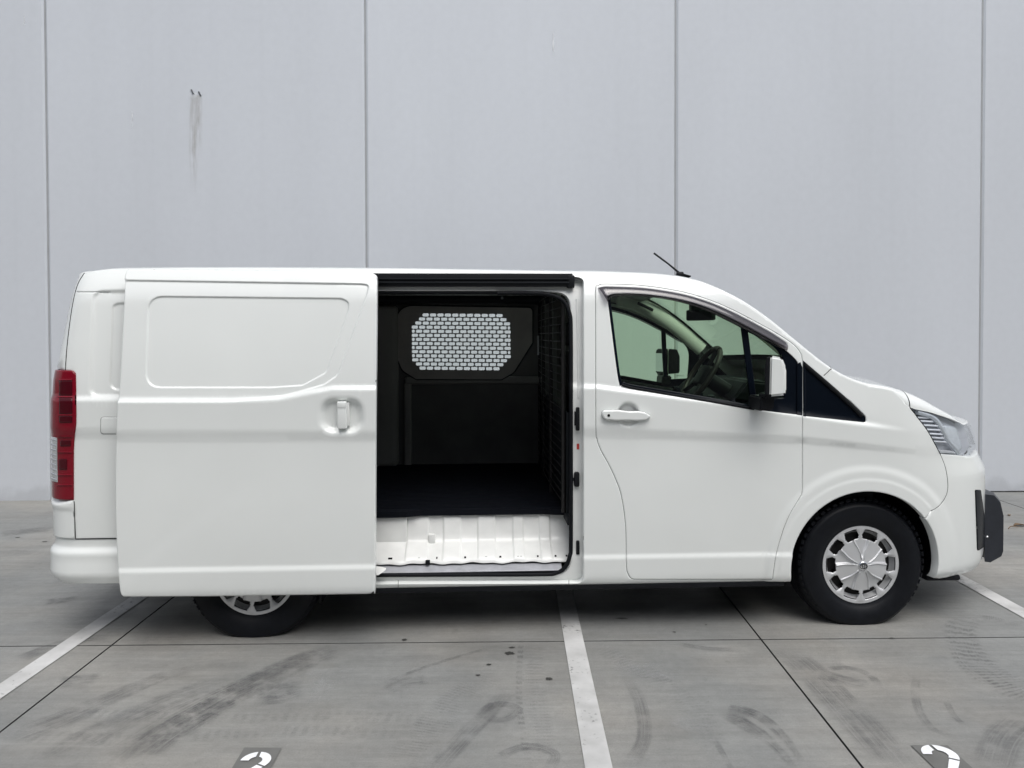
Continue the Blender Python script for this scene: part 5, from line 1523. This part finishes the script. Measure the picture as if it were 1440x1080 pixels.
# padded edge round the guard, lower lining with its raised borders
ge = np.vstack([guard_o, guard_o[:1]])
tube('guard_edge', [(p[0], MY + 0.012, p[1]) for p in guard_o], 0.011, TRIM, INT, n=8, closed=True)
LINB = simple('lining_grey', (0.26, 0.26, 0.25), 0.6, bump=0.2, bscale=600)
lp = PL([(583, 541), (757, 541), (762, 655), (580, 655)], 1.77)
ibox('lining_border', (lp[3, 0] - 0.06, 1.755, 0.60), (lp[3, 0] - 0.005, YF + 0.01, lp[0, 2] + 0.02), LINB)
ibox('lining_border', (lp[1, 0] + 0.005, 1.765, 0.60), (lp[1, 0] + 0.05, YF + 0.01, lp[0, 2] + 0.0), LINB)
ibox('lining_border', (lp[3, 0] - 0.055, 1.75, lp[0, 2] + 0.004), (lp[1, 0] + 0.05, YF + 0.01, mg[3, 2] + 0.012), LINB)
ibox('rear_pillar_lining', (lp[3, 0] - 0.32, 1.70, 0.60), (lp[3, 0] - 0.10, YF + 0.02, 1.80), LINB, 0.04)
ibox('wheel_box', (RWX - 0.40, 1.55, 0.60), (RWX + 0.40, YF + 0.02, 0.82), TRIM, 0.05)
ibox('roof_lining', (-2.25, 0.16, 1.865), (0.45, W - 0.16, 1.885), HEADLINER, 0.004)
ibox('roof_rail', (-1.6, 1.62, 1.805), (0.40, YF + 0.02, 1.87), TRIM, 0.03)
ibox('roof_rail', (-1.6, 0.17, 1.80), (0.27, 0.26, 1.87), TRIM, 0.02)
q = P1(706, 419, 1.62); V, Fc = lathe_y([(0.0, -0.006), (0.008, -0.004), (0.010, 0.004)], 12)
link('lamp_button', [(x + q[0], y + 1.615, z + q[2]) for x, y, z in V], Fc, ALU, INT)
# near wall lining behind the slid door and rear
ibox('wall_lining_near', (-2.25, 0.13, 0.60), (P1(470, 700, 0.2)[0] - 0.02, 0.16, 1.86), TRIM, 0.005)
# steel barrier behind the seats: frame and bars
BX = 0.285
bar = empty('cargo_barrier', (0, 0, 0)); bar.parent = van
def barc(v): return (BX - 0.02 * math.sin(v * math.pi), 0.20 + 1.56 * v)
for k in range(26):
    z = 0.66 + 1.16 * k / 25
    tube('barrier_bar', [(barc(v)[0], barc(v)[1], z) for v in np.linspace(0, 1, 9)], 0.0028, STEELDARK, bar, n=5)
for v in (0.0, 0.33, 0.66, 1.0):
    tube('barrier_post', [(barc(v)[0] + 0.006, barc(v)[1], 0.60), (barc(v)[0] + 0.006, barc(v)[1], 1.85)], 0.012, STEELDARK, bar, n=8)
box('barrier_panel', (BX + 0.02, 0.17, 0.58), (BX + 0.035, 1.80, 1.15), TRIM, bar, bev=0.004)
a = PL([(764, 472), (766, 499)], 1.5); tube('barrier_catch', [(BX - 0.03, 1.45, a[0, 2]), (BX - 0.03, 1.45, a[1, 2])], 0.006, ALU, bar, n=8)

# ---- cab
CAB = empty('cab_lining', (0, 0, 0)); CAB.parent = van
def cbox(name, lo, hi, mat, bev=0.02, M=None): return box(name, lo, hi, mat, CAB, bev=bev, M=M, seg=3)
def xprism(name, prof, y0, y1, mat, parent, bev=0.015):
    bm = bmesh.new(); a = [bm.verts.new((x, y0, z)) for x, z in prof]; b = [bm.verts.new((x, y1, z)) for x, z in prof]
    bm.faces.new(a); bm.faces.new(b[::-1]); n = len(prof)
    for i in range(n): bm.faces.new((a[i], b[i], b[(i + 1) % n], a[(i + 1) % n]))
    bmesh.ops.bevel(bm, geom=list(bm.edges), offset=bev, segments=3, affect='EDGES')
    return from_bm(name, bm, mat, parent, smooth=True)
# headliner over the cab follows the roof
rr = []
for s in np.linspace(0.25, s_ws0 + 0.03, 14):
    a, m, b = row(s); full = a[3:] + m + b[:-3]
    rr.append([p + np.array([0, 0.0, -0.045]) for p in full])
hl_ = loft('headliner', rr, HEADLINER, CAB)
# pillar trims
for far in (False, True):
    pts, rad = [], []
    for s in np.linspace(s_ws0 - 0.12, s_ws1 - 0.16, 24):
        a = row(s)[0]; p = a[len(a) // 2] + np.array([-0.02, 0.035, -0.052]); pts.append((p[0], p[1] if not far else W - p[1], p[2]))
        rad.append(0.058)
    tube('pillar_trim', pts, rad, PILLAR, CAB, n=14, flat=0.55)
    mid = [np.array(p) + (0, (0.055 if not far else -0.055), 0) for p in pts[5:10]]
    tube('grab_handle', mid, 0.012, TRIM, CAB, n=8)
    # inner door cards up to the window sill, rear pillar
    dc = ccw(S(dens([(845, 560), (885, 551), (1000, 570), (1125, 590), (1120, 690), (1090, 790), (890, 790), (870, 680), (845, 620)], 6)))
    skin('door_card', dc, [], TRIM, CAB, d=0.07, lip=0, spacing=0.1, side='far' if far else 'near')
    dc = ccw(S(dens([(822, 400), (850, 403), (866, 540), (885, 560), (845, 620), (822, 620)], 6)))
    skin('pillar_lining', dc, [], TRIMGREY, CAB, d=0.075, lip=0, spacing=0.1, side='far' if far else 'near')
# dashboard
DZ = 1.255
dprof = [(1.38, 0.75), (1.30, 1.02), (1.33, 1.16), (1.42, 1.245), (1.58, 1.262), (1.74, 1.27), (1.80, 1.20), (2.02, 1.10), (2.02, 0.6), (1.6, 0.6)]
dash = xprism('dashboard', dprof, 0.14, W - 0.14, TRIM, CAB, 0.02)
xprism('instrument_hood', [(1.27, 1.20), (1.36, 1.315), (1.52, 1.30), (1.60, 1.24), (1.40, 1.18)], 0.32, 0.72, TRIM, CAB, 0.015)
for y in (0.27, 0.84, 1.10, 1.68): box('air_vent', (1.295, y - 0.05, 1.10), (1.325, y + 0.05, 1.19), GLOSSBLACK, dash, bev=0.008)
box('radio', (1.285, 0.86, 1.02), (1.31, 1.09, 1.15), GLOSSBLACK, dash, bev=0.006)
# steering wheel on its column
sw = P1(986, 527, 0.50)
swe = empty('steering_wheel', tuple(sw)); swe.parent = CAB
tilt = math.radians(58)
M = Matrix.Rotation(-tilt, 4, 'Y')
rim = [tuple(M @ Vector((0.185 * math.cos(t), 0.185 * math.sin(t), 0))) for t in np.linspace(0, 2 * math.pi, 41)[:-1]]
tube('rim', rim, 0.0155, LEATHER, swe, n=10, closed=True)
for t in (0.0, 2.35, 3.93):
    tube('spoke', [tuple(M @ Vector((0.05 * math.cos(t), 0.05 * math.sin(t), -0.012))), tuple(M @ Vector((0.18 * math.cos(t), 0.18 * math.sin(t), 0)))], 0.014, BLACK, swe, n=8)
bm = bmesh.new(); bm_box(bm, (-0.07, -0.08, -0.04), (0.07, 0.08, 0.012), 0.025, 3, M); from_bm('hub_pad', bm, BLACK, swe, smooth=True)
tube('column', [tuple(M @ Vector((0, 0, -0.03))), tuple(M @ Vector((0, 0, -0.30)))], 0.045, BLACK, swe, n=10)
# seats
def seat(y0):
    st = empty('cab_seat', (0.62, y0, 0.0)); st.parent = CAB
    def sb(nm, lo, hi, bev, rot=0.0, mat=SEATF):
        M = Matrix.Translation((0, 0, 0)) if not rot else Matrix.Translation((lo[0], 0, lo[2])) @ Matrix.Rotation(rot, 4, 'Y') @ Matrix.Translation((-lo[0], 0, -lo[2]))
        bm = bmesh.new(); bm_box(bm, lo, hi, bev, 4, M); from_bm(nm, bm, mat, st, smooth=True)
    sb('cushion', (-0.05, -0.25, 0.78), (0.48, 0.25, 0.92), 0.05)
    sb('backrest', (-0.12, -0.24, 0.90), (0.02, 0.24, 1.46), 0.055, -0.16)
    sb('head_rest', (-0.20, -0.13, 1.50), (-0.12, 0.13, 1.66), 0.035, -0.10)
seat(0.50); seat(1.42)
# interior mirror
mc = P1(985, 443, 0.95)
bm = bmesh.new(); bm_box(bm, (-0.018, -0.12, -0.036), (0.022, 0.12, 0.036), 0.012, 3); im = from_bm('interior_mirror', bm, BLACK, CAB, smooth=True)
im.location = tuple(mc); im.rotation_euler = (0, 0, math.radians(28))
cbox('mirror_mount', (mc[0] - 0.06, 0.93, mc[2] + 0.02), (mc[0] + 0.05, 1.02, mc[2] + 0.10), BLACK, 0.015)
# floor of the cab
cbox('cab_floor', (0.30, 0.10, 0.55), (2.0, W - 0.10, 0.60), TRIM, 0.005)
box('bulkhead', (2.02, 0.14, 0.55), (2.05, W - 0.14, 1.10), GAPDARK, CAB, bev=0)

# ================================================================ LITTER
LEAF = simple('dry_leaf', (0.16, 0.105, 0.06), 0.8, var=0.3, scale=60)
def leaf(x, y, size, rz, label):
    c = ground([(x, y)])[0]
    n = 7; V = []; Fc = []
    for i in range(n):
        t = i / (n - 1); w = 0.26 * math.sin(math.pi * min(1, t * 0.96 + 0.03)) ** 0.8; hz = 0.16 * math.sin(math.pi * t) + 0.03 * math.sin(7 * t)
        V += [((t - 0.5) * size, -w * size, (hz + 0.10) * size * 0.8), ((t - 0.5) * size, 0, hz * size * 0.5 + 0.001), ((t - 0.5) * size, w * size, (hz + 0.07) * size * 0.8)]
    for i in range(n - 1):
        for k in range(2): Fc.append((i * 3 + k, (i + 1) * 3 + k, (i + 1) * 3 + k + 1, i * 3 + k + 1))
    ob = link('dry_leaf', V, Fc, LEAF)
    ob.modifiers.new('thick', 'SOLIDIFY').thickness = 0.001
    ob.location = (c[0], c[1], 0.001); ob.rotation_euler = (0, 0, rz)
    tag(ob, label, 'leaf')
leaf(1434, 740, 0.11, 0.15, 'curled brown dry leaf on the concrete beyond the black front guard bar')
leaf(1419, 725, 0.05, 1.2, 'tiny dark scrap of leaf close to the foot of the wall beyond the guard bar')
def twig(px0, px1, label):
    a, b = ground([px0, px1]); d = b - a
    pts = [(a[0] + d[0] * t, a[1] + d[1] * t + 0.012 * math.sin(5 * t), 0.006 + 0.01 * math.sin(3 * t)) for t in np.linspace(0, 1, 7)]
    ob = tube('twig', pts, [0.003, 0.0035, 0.004, 0.004, 0.0035, 0.003, 0.002], LEAF, None, n=6); tag(ob, label, 'twig')
twig((1418, 744.5), (1431, 741.5), 'thin brown twig lying beside the curled dry leaf')
